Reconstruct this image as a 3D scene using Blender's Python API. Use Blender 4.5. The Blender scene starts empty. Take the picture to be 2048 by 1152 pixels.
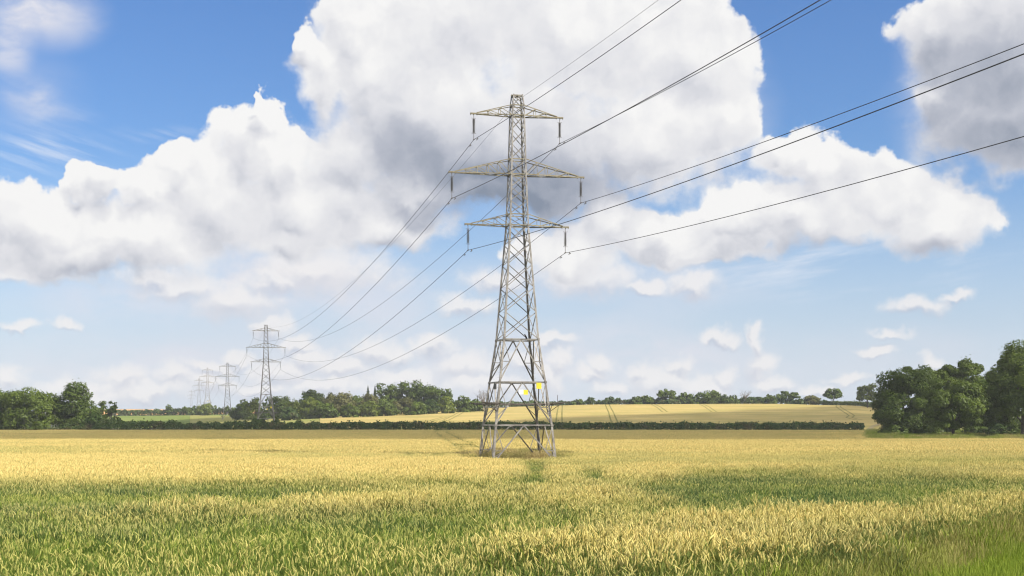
import bpy, math, random
import numpy as np
from mathutils import Vector
R = math.radians
rng = np.random.default_rng(7)
SC = bpy.context.scene
COL = SC.collection

# ------------------------------------------------------------------ survey
# A 50 mm lens 1.9 m above the field edge; at() turns a bearing and height seen
# in the photograph into a place at distance D.
F, CX, HY, ZC = 2844.0, 1024.0, 832.0, 1.9
def at(px, py, D):
    return Vector(((px - CX) * D / F, D, ZC + (HY - py) * D / F))
def bx(px, D):
    return (px - CX) * D / F

# ------------------------------------------------------------------ terrain
NEAR_D = np.array([-400, 0, 10, 50, 110, 200, 335.])
NEAR_Z = np.array([0, 0, -.12, -.85, -1.8, -2.1, -2.15])
FAR_D = np.array([335., 400, 500, 640, 700, 800, 870, 1000, 1212, 1787, 3000, 5000])
FAR_U = np.array([-200., 250, 560, 700, 900, 1050, 1200, 1500, 1700, 1850, 1950, 2200])
FAR_Z = np.array([
 [-2.15,-2.2,-2.4,-2.5,-2.3,-.5,.8,3.5,4,5,5,0],
 [-2.15,-2.2,-2.4,-2.6,-1.9,.4,1.9,6.6,5.3,5.7,5,0],
 [-2.15,-2.1,-1.2,1.3,1.8,2.4,3.0,6.0,5.3,5.7,5,0],
 [-2.15,-1.8,.2,1.9,2.3,3.0,3.6,5.6,5.3,5.7,5,0],
 [-2.15,-1.6,.6,4.1,5,5.6,6,6.5,6,5.7,5,0],
 [-2.15,-1.4,.9,4.7,6.2,6.8,7,7,6,5.7,5,0],
 [-2.15,-1.2,1.2,5.2,7.1,7.5,7.4,7,6,5.7,5,0],
 [-2.15,-1.0,1.3,5.6,7.5,7.8,7.6,7,6,5.7,5,0],
 [-2.15,-.7,1.6,5.6,7.1,7.6,7.5,7,6,5.7,5,0],
 [-2.15,-1.2,.3,2.6,3.6,4.5,5,5,5,5,5,0],
 [-2.15,-1.6,-.6,.6,1.2,2,2.5,3.5,4,5,5,0],
 [-2.15,-1.9,-1.5,-1,-.3,1,1.5,2.5,4,5,5,0]])
def ground(x, y):
    x = np.asarray(x, float); y = np.asarray(y, float)
    zn = np.interp(y, NEAR_D, NEAR_Z)
    yy = np.clip(y, 335, 5000)
    u = np.clip(CX + F * x / yy, FAR_U[0], FAR_U[-1])
    iu = np.clip(np.searchsorted(FAR_U, u) - 1, 0, len(FAR_U) - 2)
    fu = (u - FAR_U[iu]) / (FAR_U[iu+1] - FAR_U[iu]); fu = fu*fu*(3-2*fu)
    idd = np.clip(np.searchsorted(FAR_D, yy) - 1, 0, len(FAR_D) - 2)
    fd = (yy - FAR_D[idd]) / (FAR_D[idd+1] - FAR_D[idd])
    zf = ((FAR_Z[iu, idd]*(1-fd) + FAR_Z[iu, idd+1]*fd)*(1-fu)
          + (FAR_Z[iu+1, idd]*(1-fd) + FAR_Z[iu+1, idd+1]*fd)*fu)
    z = np.where(y <= 335, zn, zf)
    return z + .035*np.sin(x*.21+1.3)*np.sin(y*.17) * np.clip(np.hypot(x, y)/40, 0, 1)
def gz(x, y): return float(ground(x, y))

# ------------------------------------------------------------------ mesh tools
def mesh_arrays(name, V, Fc, mats, midx=None, attrs=None, smooth=False):
    """V (n,3); Fc list of (m,k) index arrays"""
    me = bpy.data.meshes.new(name)
    V = np.asarray(V, np.float32)
    if not isinstance(Fc, list): Fc = [Fc]
    Fc = [np.asarray(f, np.int32) for f in Fc if len(f)]
    nl = sum(f.size for f in Fc); nf = sum(len(f) for f in Fc)
    me.vertices.add(len(V)); me.vertices.foreach_set('co', V.ravel())
    me.loops.add(nl); me.polygons.add(nf)
    me.loops.foreach_set('vertex_index', np.concatenate([f.ravel() for f in Fc]))
    tot = np.concatenate([np.full(len(f), f.shape[1], np.int32) for f in Fc])
    st = np.concatenate([[0], np.cumsum(tot)[:-1]]).astype(np.int32)
    me.polygons.foreach_set('loop_start', st)
    me.polygons.foreach_set('loop_total', tot)
    if midx is not None: me.polygons.foreach_set('material_index', np.asarray(midx, np.int32))
    me.polygons.foreach_set('use_smooth', np.full(nf, bool(smooth)))
    for k, a in (attrs or {}).items():
        at_ = me.attributes.new(k, 'FLOAT', 'POINT'); at_.data.foreach_set('value', np.asarray(a, np.float32))
    for m in (mats if isinstance(mats, (list, tuple)) else [mats]): me.materials.append(m)
    me.update(calc_edges=True); me.validate()
    return me

class MB:
    """collects pieces of one mesh"""
    def __init__(s): s.v = []; s.f = {}; s.n = 0; s.mi = {}; s.tone = []
    def add(s, V, Fs, mi=0, tone=.5):
        V = np.asarray(V, float); Fs = np.asarray(Fs, int)
        s.f.setdefault(Fs.shape[1], []).append(Fs + s.n)
        s.mi.setdefault(Fs.shape[1], []).append(np.full(len(Fs), mi))
        s.v.append(V); s.n += len(V)
        s.tone.append(np.full(len(V), tone) if np.isscalar(tone) else np.asarray(tone))
    def box(s, c, d, rz=0, mi=0):
        c = np.array(c); d = np.array(d) / 2
        q = np.array([[x, y, z] for x in (-1, 1) for y in (-1, 1) for z in (-1, 1)]) * d
        ca, sa = math.cos(rz), math.sin(rz)
        q = np.c_[q[:,0]*ca - q[:,1]*sa, q[:,0]*sa + q[:,1]*ca, q[:,2]] + c
        s.add(q, [[0,1,3,2],[4,6,7,5],[0,4,5,1],[2,3,7,6],[0,2,6,4],[1,5,7,3]], mi)
    def tube(s, P, r, k=6, mi=0, cap=True, tone=.5):
        P = np.asarray(P, float); n = len(P)
        r = np.full(n, r) if np.isscalar(r) else np.asarray(r, float)
        T = np.gradient(P, axis=0); T /= np.linalg.norm(T, axis=1)[:, None] + 1e-12
        up = np.array([0, 0, 1.]) if abs(T[0][2]) < .9 else np.array([1., 0, 0])
        A = np.cross(T, up); A /= np.linalg.norm(A, axis=1)[:, None] + 1e-9
        B = np.cross(T, A)
        an = np.arange(k) * 2*np.pi/k
        V = (P[:, None] + r[:, None, None]*(A[:, None]*np.cos(an)[None, :, None] + B[:, None]*np.sin(an)[None, :, None])).reshape(-1, 3)
        Q = []
        for i in range(n-1):
            for j in range(k):
                Q.append([i*k+j, i*k+(j+1) % k, (i+1)*k+(j+1) % k, (i+1)*k+j])
        s.add(V, Q, mi, tone)
        if cap and k == 4:
            s.add(V[:4], [[0,1,2,3]], mi, tone); s.add(V[-4:], [[3,2,1,0]], mi, tone)
    def angle(s, p, q, w, nrm, t=None, mi=0):
        """rolled steel angle from p to q; nrm = outward normal of the face it is bolted to"""
        p = np.array(p, float); q = np.array(q, float); t = t or max(.012, w*.12)
        d = q - p; L = np.linalg.norm(d); d /= L
        n = np.array(nrm, float); n -= d*np.dot(n, d); n /= np.linalg.norm(n)
        e = np.cross(n, d)
        prof = [(-w/2, 0), (w/2, 0), (w/2, -t), (-w/2+t, -t), (-w/2+t, -w), (-w/2, -w)]
        V = [p + e*a + n*b for a, b in prof] + [q + e*a + n*b for a, b in prof]
        Q = [[i, (i+1) % 6, 6+(i+1) % 6, 6+i] for i in range(6)]
        s.add(V, Q, mi); s.add(V, [[0,1,2,3],[0,3,4,5],[9,8,7,6],[11,10,9,6]], mi)
    def leg(s, p, q, w, out, mi=0):
        """corner angle with its heel pointing out (out = the two face directions)"""
        p = np.array(p, float); q = np.array(q, float); t = w*.13
        a, b = [np.array(o, float) for o in out]
        prof = [(0,0),(w,0),(w,t),(t,t),(t,w),(0,w)]
        V = [p - a*i - b*j for i, j in prof] + [q - a*i - b*j for i, j in prof]
        Q = [[i, (i+1) % 6, 6+(i+1) % 6, 6+i] for i in range(6)]
        s.add(V, Q, mi); s.add(V, [[0,1,2,3],[0,3,4,5],[9,8,7,6],[11,10,9,6]], mi)
    def lathe(s, c, prof, k=10, mi=0):
        prof = np.array(prof); an = np.arange(k)*2*np.pi/k; n = len(prof)
        V = np.array([[c[0]+r*math.cos(a), c[1]+r*math.sin(a), c[2]+z] for r, z in prof for a in an])
        Q = [[i*k+j, i*k+(j+1) % k, (i+1)*k+(j+1) % k, (i+1)*k+j] for i in range(n-1) for j in range(k)]
        s.add(V, Q, mi)
    def mesh(s, name, mats, smooth=False):
        V = np.concatenate(s.v); ks = list(s.f)
        return mesh_arrays(name, V, [np.concatenate(s.f[k]) for k in ks], mats,
                           np.concatenate([np.concatenate(s.mi[k]) for k in ks]),
                           {'tone': np.concatenate(s.tone)}, smooth)
    def build(s, name, mats, parent=None, smooth=False):
        return link(name, s.mesh(name, mats, smooth), parent)

def link(name, data, parent=None, loc=(0, 0, 0)):
    o = bpy.data.objects.new(name, data); COL.objects.link(o); o.location = loc
    if parent: o.parent = parent
    return o
def tag(o, label=None, cat=None, group=None, kind=None):
    if label: o['label'] = label
    if cat: o['category'] = cat
    if group: o['group'] = group
    if kind: o['kind'] = kind
    return o
def thing(name, loc, label, cat, group=None, rz=0):
    o = link(name, None, None, loc); o.rotation_euler.z = rz; o.empty_display_size = .5
    return tag(o, label, cat, group)
def copy_tree(o, parent=None):
    c = o.copy(); COL.objects.link(c); c.parent = parent
    for k in o.children: copy_tree(k, c)
    return c

# ------------------------------------------------------------------ materials
class NT:
    def __init__(s, nt): s.nt = nt
    def n(s, typ, ins=None, **kw):
        nd = s.nt.nodes.new(typ)
        for k, v in kw.items(): setattr(nd, k, v)
        for k, v in (ins or {}).items(): s.put(nd.inputs[k], v)
        return nd
    def put(s, sock, v):
        if isinstance(v, bpy.types.NodeSocket): s.nt.links.new(v, sock)
        elif isinstance(v, bpy.types.Node): s.nt.links.new(v.outputs[0], sock)
        else:
            if sock.type == 'RGBA' and len(v) == 3: v = (*v, 1)
            sock.default_value = v
    def m(s, op, a, b=0., c=0., clamp=False):
        nd = s.n('ShaderNodeMath', {0: a, 1: b, 2: c}, operation=op); nd.use_clamp = clamp
        return nd.outputs[0]
    def v(s, op, a, b=None, c=None):
        ins = {0: a}
        if b is not None: ins[1] = b
        if c is not None: ins[2] = c
        nd = s.n('ShaderNodeVectorMath', ins, operation=op)
        return nd.outputs['Value'] if op in ('LENGTH', 'DOT_PRODUCT', 'DISTANCE') else nd.outputs[0]
    def ss(s, x, a, b, c=0., d=1.):
        return s.n('ShaderNodeMapRange', {'Value': x, 'From Min': a, 'From Max': b, 'To Min': c, 'To Max': d}, interpolation_type='SMOOTHSTEP').outputs[0]
    def mix(s, f, a, b, blend='MIX'):
        nd = s.n('ShaderNodeMix', data_type='RGBA', blend_type=blend)
        s.put(nd.inputs[0], f); s.put(nd.inputs[6], a); s.put(nd.inputs[7], b)
        return nd.outputs[2]
    def noise(s, vec, scale, detail=4., rough=.55, dist=0., out=0):
        return s.n('ShaderNodeTexNoise', {'Vector': vec, 'Scale': scale, 'Detail': detail, 'Roughness': rough, 'Distortion': dist}).outputs[out]
def new_mat(name):
    m = bpy.data.materials.new(name); m.use_nodes = True
    m.node_tree.nodes.clear(); t = NT(m.node_tree)
    out = t.n('ShaderNodeOutputMaterial')
    return m, t, out
def attr(t, name, kind='GEOMETRY', o='Fac'):
    return t.n('ShaderNodeAttribute', attribute_name=name, attribute_type=kind).outputs[o]

def principled_mat(name, col, rough=.6, metal=0., var=.25, scale=3., col2=None, bump=0.):
    m, t, out = new_mat(name)
    pos = t.n('ShaderNodeTexCoord').outputs['Object']
    nz = t.noise(pos, scale, 6., .6)
    c2 = col2 or tuple(c*(1-var) for c in col)
    cc = t.mix(t.ss(nz, .35, .65), col, c2)
    b = t.n('ShaderNodeBsdfPrincipled', {'Base Color': cc, 'Roughness': rough, 'Metallic': metal})
    if bump:
        t.put(b.inputs['Normal'], t.n('ShaderNodeBump', {'Height': nz, 'Strength': bump, 'Distance': .02}).outputs[0])
    t.put(out.inputs[0], b)
    return m

def leaf_mat(name, dark, light, trans=.3, warm=None):
    """foliage: hue varies leaf by leaf and spray by spray"""
    m, t, out = new_mat(name)
    tone = attr(t, 'tone')
    col = t.mix(tone, dark, light)
    if warm:
        pos = t.n('ShaderNodeTexCoord').outputs['Object']
        col = t.mix(t.ss(t.noise(pos, .35, 3.), .5, .7), col, warm)
    d = t.n('ShaderNodeBsdfDiffuse', {'Color': col})
    tr = t.n('ShaderNodeBsdfTranslucent', {'Color': t.mix(.5, col, (.14, .17, .03))})
    g = t.n('ShaderNodeBsdfGlossy', {'Color': (.9, .95, .9), 'Roughness': .45})
    ms = t.n('ShaderNodeMixShader', {0: trans, 1: d, 2: tr})
    t.put(out.inputs[0], t.n('ShaderNodeMixShader', {0: .015, 1: ms, 2: g}))
    return m

M = {}
# galvanised steel, weathered, with lichen on the arms
m, t, out = new_mat('weathered_galvanised_steel')
pos = t.n('ShaderNodeTexCoord').outputs['Object']
n1 = t.noise(pos, 1.3, 6., .65); n2 = t.noise(pos, 9., 4.)
c = t.mix(t.ss(n1, .4, .62), (.34, .32, .29), (.20, .185, .165))
c = t.mix(t.ss(n2, .55, .7), c, (.19, .155, .115))
t.put(out.inputs[0], t.n('ShaderNodeBsdfPrincipled', {'Base Color': c, 'Roughness': .42, 'Metallic': .45}))
M['steel'] = m
m, t, out = new_mat('lichen_covered_steel')
pos = t.n('ShaderNodeTexCoord').outputs['Object']
n1 = t.noise(pos, 2.2, 6., .65)
c = t.mix(t.ss(n1, .38, .6), (.29, .265, .19), (.21, .175, .105))
c = t.mix(t.ss(t.noise(pos, 7., 3.), .52, .7), c, (.20, .18, .13))
t.put(out.inputs[0], t.n('ShaderNodeBsdfPrincipled', {'Base Color': c, 'Roughness': .75, 'Metallic': .05}))
M['lichen'] = m
M['darksteel'] = principled_mat('rusty_dark_steel', (.16, .14, .12), .7, .2)
M['insulator'] = principled_mat('brown_glazed_porcelain', (.10, .09, .09), .35)
M['cable'] = principled_mat('aged_aluminium_cable', (.045, .045, .048), .7)
M['yellow'] = principled_mat('yellow_sign_enamel', (.74, .60, .03), .5, var=.06)
M['white'] = principled_mat('white_sign_enamel', (.82, .82, .80), .5, var=.05)
M['black'] = principled_mat('black_sign_enamel', (.02, .02, .02), .5)
M['concrete'] = principled_mat('concrete_footing', (.33, .31, .28), .9, scale=6.)
M['bark'] = principled_mat('bark', (.10, .08, .06), .95, scale=5., col2=(.05, .04, .03), bump=.4)
M['deadwood'] = principled_mat('bleached_dead_wood', (.20, .17, .14), .9)
M['feather'] = principled_mat('dark_feathers', (.018, .017, .018), .6)
M['oak'] = leaf_mat('oak_leaves', (.048, .078, .009), (.140, .195, .022), .36)
M['lime'] = leaf_mat('light_green_leaves', (.072, .105, .010), (.18, .22, .024), .36)
M['olive'] = leaf_mat('olive_green_leaves', (.080, .085, .022), (.17, .165, .05), .3)
M['dark'] = leaf_mat('deep_green_leaves', (.038, .066, .009), (.110, .160, .020), .33)
M['conifer'] = leaf_mat('conifer_needles', (.016, .032, .014), (.035, .06, .02), .1)
M['hawthorn'] = leaf_mat('hawthorn_leaves', (.026, .055, .010), (.072, .118, .020), .25, warm=(.10, .09, .035))
SKY_SAT = 1.15
HAZE = .00015

# ------------------------------------------------------------------ camera, sun, sky
cam = bpy.data.cameras.new('camera'); cam.lens = 50; cam.sensor_width = 36
cam.shift_y = (HY - 576) / 2048; cam.clip_end = 20000; cam.clip_start = .1
co = bpy.data.objects.new('camera', cam); COL.objects.link(co)
co.location = (0, 0, ZC); co.rotation_euler = (R(90), 0, 0); SC.camera = co
SUN_AZ, SUN_EL = R(117), R(40)
S = Vector((math.sin(SUN_AZ)*math.cos(SUN_EL), math.cos(SUN_AZ)*math.cos(SUN_EL), math.sin(SUN_EL)))
sl = bpy.data.lights.new('sun', 'SUN'); sl.energy = 4.5; sl.angle = R(.5); sl.color = (1, .93, .80)
so = bpy.data.objects.new('sun', sl); COL.objects.link(so)
so.rotation_euler = (-S).to_track_quat('-Z', 'Y').to_euler(); so.location = (100, -100, 300)
SC.view_settings.view_transform = 'Standard'; SC.view_settings.look = 'None'
SC.view_settings.exposure = .80; SC.view_settings.gamma = 1
SC.cycles.max_bounces = 6; SC.cycles.diffuse_bounces = 3; SC.cycles.transmission_bounces = 4
SC.cycles.volume_bounces = 0; SC.cycles.transparent_max_bounces = 40; SC.cycles.caustics_reflective = False; SC.cycles.caustics_refractive = False
SC.cycles.use_denoising = True
SC.cycles.filter_width = 1.2

W = bpy.data.worlds.new('World'); SC.world = W; W.use_nodes = True
W.node_tree.nodes.clear(); t = NT(W.node_tree)
d = t.n('ShaderNodeTexCoord').outputs['Generated']
sep = t.n('ShaderNodeSeparateXYZ', {0: d})
az = t.m('ARCTAN2', sep.outputs[0], sep.outputs[1]); el = t.m('ARCSINE', sep.outputs[2])
P0 = t.n('ShaderNodeCombineXYZ', {0: az, 1: el, 2: 0.}).outputs[0]
def sky_pos(px, py):
    u = (px - CX) / F; v = (HY - py) / F; a = math.atan(u)
    return a, math.atan(v * math.cos(a))
def warp(base, scale, amp, detail):
    c = t.noise(base, scale, detail, .55, out=1)
    c = t.v('SUBTRACT', c, (.5, .5, .5))
    return t.v('MULTIPLY', c, (amp, amp, 0))
w1 = warp(P0, 16., .060, 2.); w2 = warp(P0, 60., .022, 3.)
PW = t.v('ADD', t.v('ADD', P0, w1), w2)
PB = t.v('ADD', t.v('ADD', P0, t.v('MULTIPLY', w1, (.4, .2, 0))), t.v('MULTIPLY', w2, (1.1, .9, 0)))
PG = t.v('ADD', P0, t.v('MULTIPLY', w1, (.35, .22, 0)))
PV = t.v('ADD', P0, t.v('MULTIPLY', w2, (.8, .8, 0)))
PS = t.v('ADD', t.v('MULTIPLY', P0, (1, 1, 0)), t.v('MULTIPLY', w1, (.7, .5, 0)))
def union(P, blobs, k=.22):
    m = None
    for px, py, rx, ry in blobs:
        a, e = sky_pos(px, py)
        q = t.v('MULTIPLY_ADD', P, (F/rx, F/ry, 0), (-a*F/rx, -e*F/ry, 0))
        l = t.v('LENGTH', q)
        m = l if m is None else t.m('SMOOTH_MIN', m, l, k)
    return m
def patches(P, blobs):
    g = None
    for px, py, rx, ry, w in blobs:
        a, e = sky_pos(px, py)
        q = t.v('MULTIPLY_ADD', P, (F/rx, F/ry, 0), (-a*F/rx, -e*F/ry, 0))
        l = t.ss(t.v('LENGTH', q), 1.25, 0., 0., w)
        g = l if g is None else t.m('ADD', g, l)
    return g
# heaped cumulus with crisp heads
HEAPS = [(770,110,150,130),(650,140,70,80),(610,85,32,40),(720,40,90,70),(900,20,260,160),(1150,60,300,190),
 (1380,90,120,170),(1430,230,85,110),(1330,260,180,120),(1000,280,330,130),(860,230,190,150),(700,300,120,110),
 (1050,372,230,62),(860,372,130,66),(960,380,150,58),
 (530,232,38,46),(512,200,15,15),(490,290,80,70),(545,300,70,80),(350,330,56,52),(300,370,60,50),(430,390,150,110),(620,400,190,120),
 (780,440,140,60),(200,350,70,46),(150,345,40,36),(90,440,190,95),(250,470,220,90),(30,430,120,80),(180,500,240,60),(600,470,130,70),
 (1585,310,90,72),(1560,290,45,45),(1640,330,90,72),(1730,380,160,92),(1880,420,120,66),(1500,430,180,72),(1320,460,250,62),(1230,430,90,72),(1620,440,240,60),(1420,490,220,42),
 (1130,500,110,60),
 (1990,110,165,150),(1880,60,90,90),(2010,250,170,95),(1880,190,60,60)]
# softer, smaller clouds further off
SCRAPS = [(640,545,185,58),(560,560,90,34),(470,600,112,46),(360,575,130,34),(60,548,130,18),(300,560,80,26),(1170,558,140,42),(1390,565,72,28),(1290,575,60,20),
 (130,645,30,16),(40,650,46,13),(930,612,74,26),(1000,560,90,30),(1110,675,46,16),(1830,612,70,22),(1905,592,40,14),(1780,675,40,12),(1750,706,44,12),
 (1440,675,42,18),(245,755,66,34),(350,752,40,30),(22,752,38,30),(470,715,28,18),(540,655,44,32),(620,718,60,30),(760,700,74,36),(690,735,80,30),
 (870,692,56,26),(930,730,70,40),(1095,750,46,56),(1115,715,28,36),(1200,730,36,22),(1320,762,80,38),(1285,745,34,26),(1400,772,70,28),(1452,750,30,30),(1512,685,18,44),(1510,662,10,22),(1520,730,36,36),(1548,765,50,24),
 (1868,722,30,18),(160,775,110,24),(300,780,120,26),(520,770,100,24),(660,775,110,30),(800,705,60,26),(980,770,110,34),(1050,720,60,24),(1180,745,50,22),(590,690,50,20),(420,735,60,20),(1350,735,34,24),(420,765,90,28),(560,740,90,32),(1640,782,60,16),(820,755,110,30),(1220,778,50,20),(180,790,120,22),(1700,760,40,14)]
fb = t.noise(P0, 34., 8., .56)
def puff(P, scale, det):
    v = t.n('ShaderNodeTexVoronoi', {'Vector': P, 'Scale': scale, 'Detail': det, 'Roughness': .55, 'Smoothness': .25}, voronoi_dimensions='2D', feature='SMOOTH_F1', normalize=True).outputs['Distance']
    return t.m('SUBTRACT', .42, v)
LIFT = (.006, .010, 0)                                # towards the sun's side of each puff
pa = puff(PV, 20., 4.); pb = puff(t.v('ADD', PV, LIFT), 20., 4.)
mA = union(PW, HEAPS); mA2 = union(t.v('ADD', PW, (.003, .016, 0)), HEAPS)
mB = union(PB, SCRAPS, .15); mB2 = union(t.v('ADD', PB, (.001, .005, 0)), SCRAPS, .15)
nz = t.m('SUBTRACT', fb, .5)
fA = t.m('ADD', t.m('ADD', t.m('MULTIPLY', t.m('SUBTRACT', 1.0, mA), 1.4), t.m('MULTIPLY', nz, .45)), t.m('MULTIPLY', pa, .46))
n3 = t.m('SUBTRACT', t.noise(P0, 70., 6., .58), .5)
fB = t.m('ADD', t.m('SUBTRACT', 1.0, mB), t.m('MULTIPLY', n3, 1.0))
fW = t.m('ADD', fA, t.m('MULTIPLY', t.m('SUBTRACT', t.noise(P0, 95., 6., .62), .5), .42))
crisp = t.ss(t.m('SUBTRACT', mA2, mA), -.06, .10)
aA = t.m('ADD', t.m('MULTIPLY', t.ss(fW, .0, .22), crisp), t.m('MULTIPLY', t.ss(fW, -.14, .58), t.m('SUBTRACT', 1., crisp))); aB = t.ss(fB, -.22, .70, 0., .86)
# grey undersides of the heaps
GREY = [(1010,390,320,100,.44),(960,330,350,140,.30),(790,270,140,110,.22),(1100,320,300,110,.14),(1110,395,140,50,.20),
 (160,375,100,40,.22),(1990,285,240,120,.34),(2000,180,220,150,.30),(1970,60,220,150,.30),(300,550,240,44,.14),(100,530,200,44,.10),
 (560,410,150,80,.10),(450,490,140,60,.10),(700,500,200,60,.12),(1640,505,240,34,.22),(1400,500,240,50,.12),(1880,485,120,30,.2)]
g = patches(PG, GREY)
top = t.m('SUBTRACT', mA2, mA)      # > 0 on the upper flanks, < 0 along the bases
rel = t.m('MULTIPLY', t.m('SUBTRACT', pa, pb), .62)
soft = t.m('MULTIPLY', t.m('SUBTRACT', t.noise(PG, 9., 3., .5), .5), .15)
deep = t.ss(fA, .15, .95, 0., .13)
sh = t.m('ADD', t.m('ADD', t.m('SUBTRACT', t.m('ADD', t.m('MULTIPLY', g, .95), .045), t.m('MULTIPLY', top, .42)), t.m('ADD', rel, soft)), deep, clamp=True)
ramp = t.n('ShaderNodeValToRGB', {0: sh})
cr = ramp.color_ramp
cr.elements[0].position = 0.; cr.elements[0].color = (.93, .925, .92, 1)
cr.elements[1].position = 1.; cr.elements[1].color = (.24, .285, .37, 1)
e = cr.elements.new(.28); e.color = (.745, .75, .79, 1)
e = cr.elements.new(.55); e.color = (.50, .525, .60, 1)
topB = t.m('MULTIPLY', t.m('SUBTRACT', mB2, mB), 1.2)
sB = t.m('SUBTRACT', t.m('ADD', .22, t.m('MULTIPLY', n3, -.7)), topB, clamp=True)
cB = t.mix(sB, (.90, .88, .88), (.50, .54, .66))
# thin milky cloud between and below the heaps
MILK = [(95,20,110,62,.75),(30,5,70,50,.4),(8,85,56,62,.65),(55,185,64,42,.45),(110,215,70,16,.3),(600,470,260,120,.35),(520,590,330,80,.60),(1000,560,300,60,.3),(180,600,220,50,.4),(1400,540,260,50,.3),(600,560,150,60,.35),(420,480,160,90,.3),(900,700,480,80,.50),(300,710,340,70,.50),(1400,720,300,70,.42),(600,760,700,60,.35),(1850,720,250,70,.3),(1350,600,260,50,.3),(1250,690,200,70,.3),(1050,440,150,60,.12),(760,620,160,60,.3),(60,180,120,90,.18),(1500,250,60,150,.22),(1830,200,60,150,.2)]
wisp = t.noise(t.v('MULTIPLY', PS, (14., 34., 1.)), 1., 7., .62)
aM = t.m('MULTIPLY', patches(PS, MILK), t.ss(wisp, .30, .62, .35, 1.25), clamp=True)
# thin high streaks
wv = t.v('ADD', t.v('MULTIPLY', P0, (7., 60., 0)), t.v('MULTIPLY', P0, (0, 0, 0)))
rot = t.n('ShaderNodeVectorRotate', {'Vector': P0, 'Angle': R(-9)}, rotation_type='Z_AXIS').outputs[0]
st = t.noise(t.v('MULTIPLY', rot, (9., 60., 1.)), 1., 6., .6)
rot2 = t.n('ShaderNodeVectorRotate', {'Vector': P0, 'Angle': R(16)}, rotation_type='Z_AXIS').outputs[0]
st2 = t.noise(t.v('MULTIPLY', rot2, (9., 90., 1.)), 1., 5., .6)
aC = t.m('ADD', t.m('MULTIPLY', t.ss(st, .42, .75), patches(PS, [(1640,540,330,70,.9),(1900,500,200,40,.4)])),
         t.m('MULTIPLY', t.ss(st2, .42, .7), patches(PS, [(90,290,160,60,.55),(320,265,90,16,.3),(120,215,100,26,.4)])), clamp=True)
# clear sky
sky = t.n('ShaderNodeTexSky', sky_type='NISHITA', sun_disc=False, sun_elevation=SUN_EL, sun_rotation=SUN_AZ,
          air_density=1.15, dust_density=.35, ozone_density=1.6, altitude=60)
skyc = t.n('ShaderNodeHueSaturation', {'Color': sky.outputs[0], 'Saturation': SKY_SAT, 'Value': 1.0}).outputs[0]
skyc = t.mix(1., skyc, (.66, .83, 1.16), 'MULTIPLY')
# milky veil of far cloud low over the horizon
veil = t.m('MULTIPLY', t.ss(el, R(11.), R(-.5)), .80)
bgS = t.n('ShaderNodeBackground', {0: skyc, 1: .066})
bgV = t.n('ShaderNodeBackground', {0: (.66, .745, .90), 1: .575})
bgC = t.n('ShaderNodeBackground', {0: (.86, .89, .95), 1: .575})
bgB = t.n('ShaderNodeBackground', {0: cB, 1: .575})
bgA = t.n('ShaderNodeBackground', {0: ramp.outputs[0], 1: .575})
x = t.n('ShaderNodeMixShader', {0: veil, 1: bgS, 2: bgV})
x = t.n('ShaderNodeMixShader', {0: aC, 1: x, 2: bgC})
bgM = t.n('ShaderNodeBackground', {0: (.76, .765, .84), 1: .575})
x = t.n('ShaderNodeMixShader', {0: aM, 1: x, 2: bgM})
x = t.n('ShaderNodeMixShader', {0: aB, 1: x, 2: bgB})
x = t.n('ShaderNodeMixShader', {0: aA, 1: x, 2: bgA})
# broken cloud added over the rest of the sky, out of the picture, for fill light
away = t.m('MAXIMUM', t.ss(t.m('ABSOLUTE', az), .44, .60), t.ss(el, .34, .46))
aE = t.m('MULTIPLY', t.ss(t.noise(d, 2.3, 6., .55), .40, .58), away)
bgE = t.n('ShaderNodeBackground', {0: (.90, .90, .93), 1: .55})
x = t.n('ShaderNodeMixShader', {0: aE, 1: x, 2: bgE})
t.n('ShaderNodeOutputWorld', {0: x})

# ------------------------------------------------------------------ pylons
ALPHA = math.atan(.2412)
ZL = np.array([0, 3.0, 6.28, 9.56, 18.36, 22.29, 26.84, 27.61, 28.38])
WL = np.array([5.05, 4.5, 3.68, 2.8, 1.53, 1.25, 1.02, .95, .80])
def hw(z): return float(np.interp(z, ZL, WL)) / 2
CORN = [(-1, -1), (1, -1), (1, 1), (-1, 1)]
FACES = [(0, 1, (0, -1, 0)), (1, 2, (1, 0, 0)), (2, 3, (0, 1, 0)), (3, 0, (-1, 0, 0))]
def cp(i, z, inset=.02):
    h = hw(z) - inset; return np.array([CORN[i][0]*h, CORN[i][1]*h, z])
def lerp(a, b, f): return a + (b - a) * f

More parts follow.
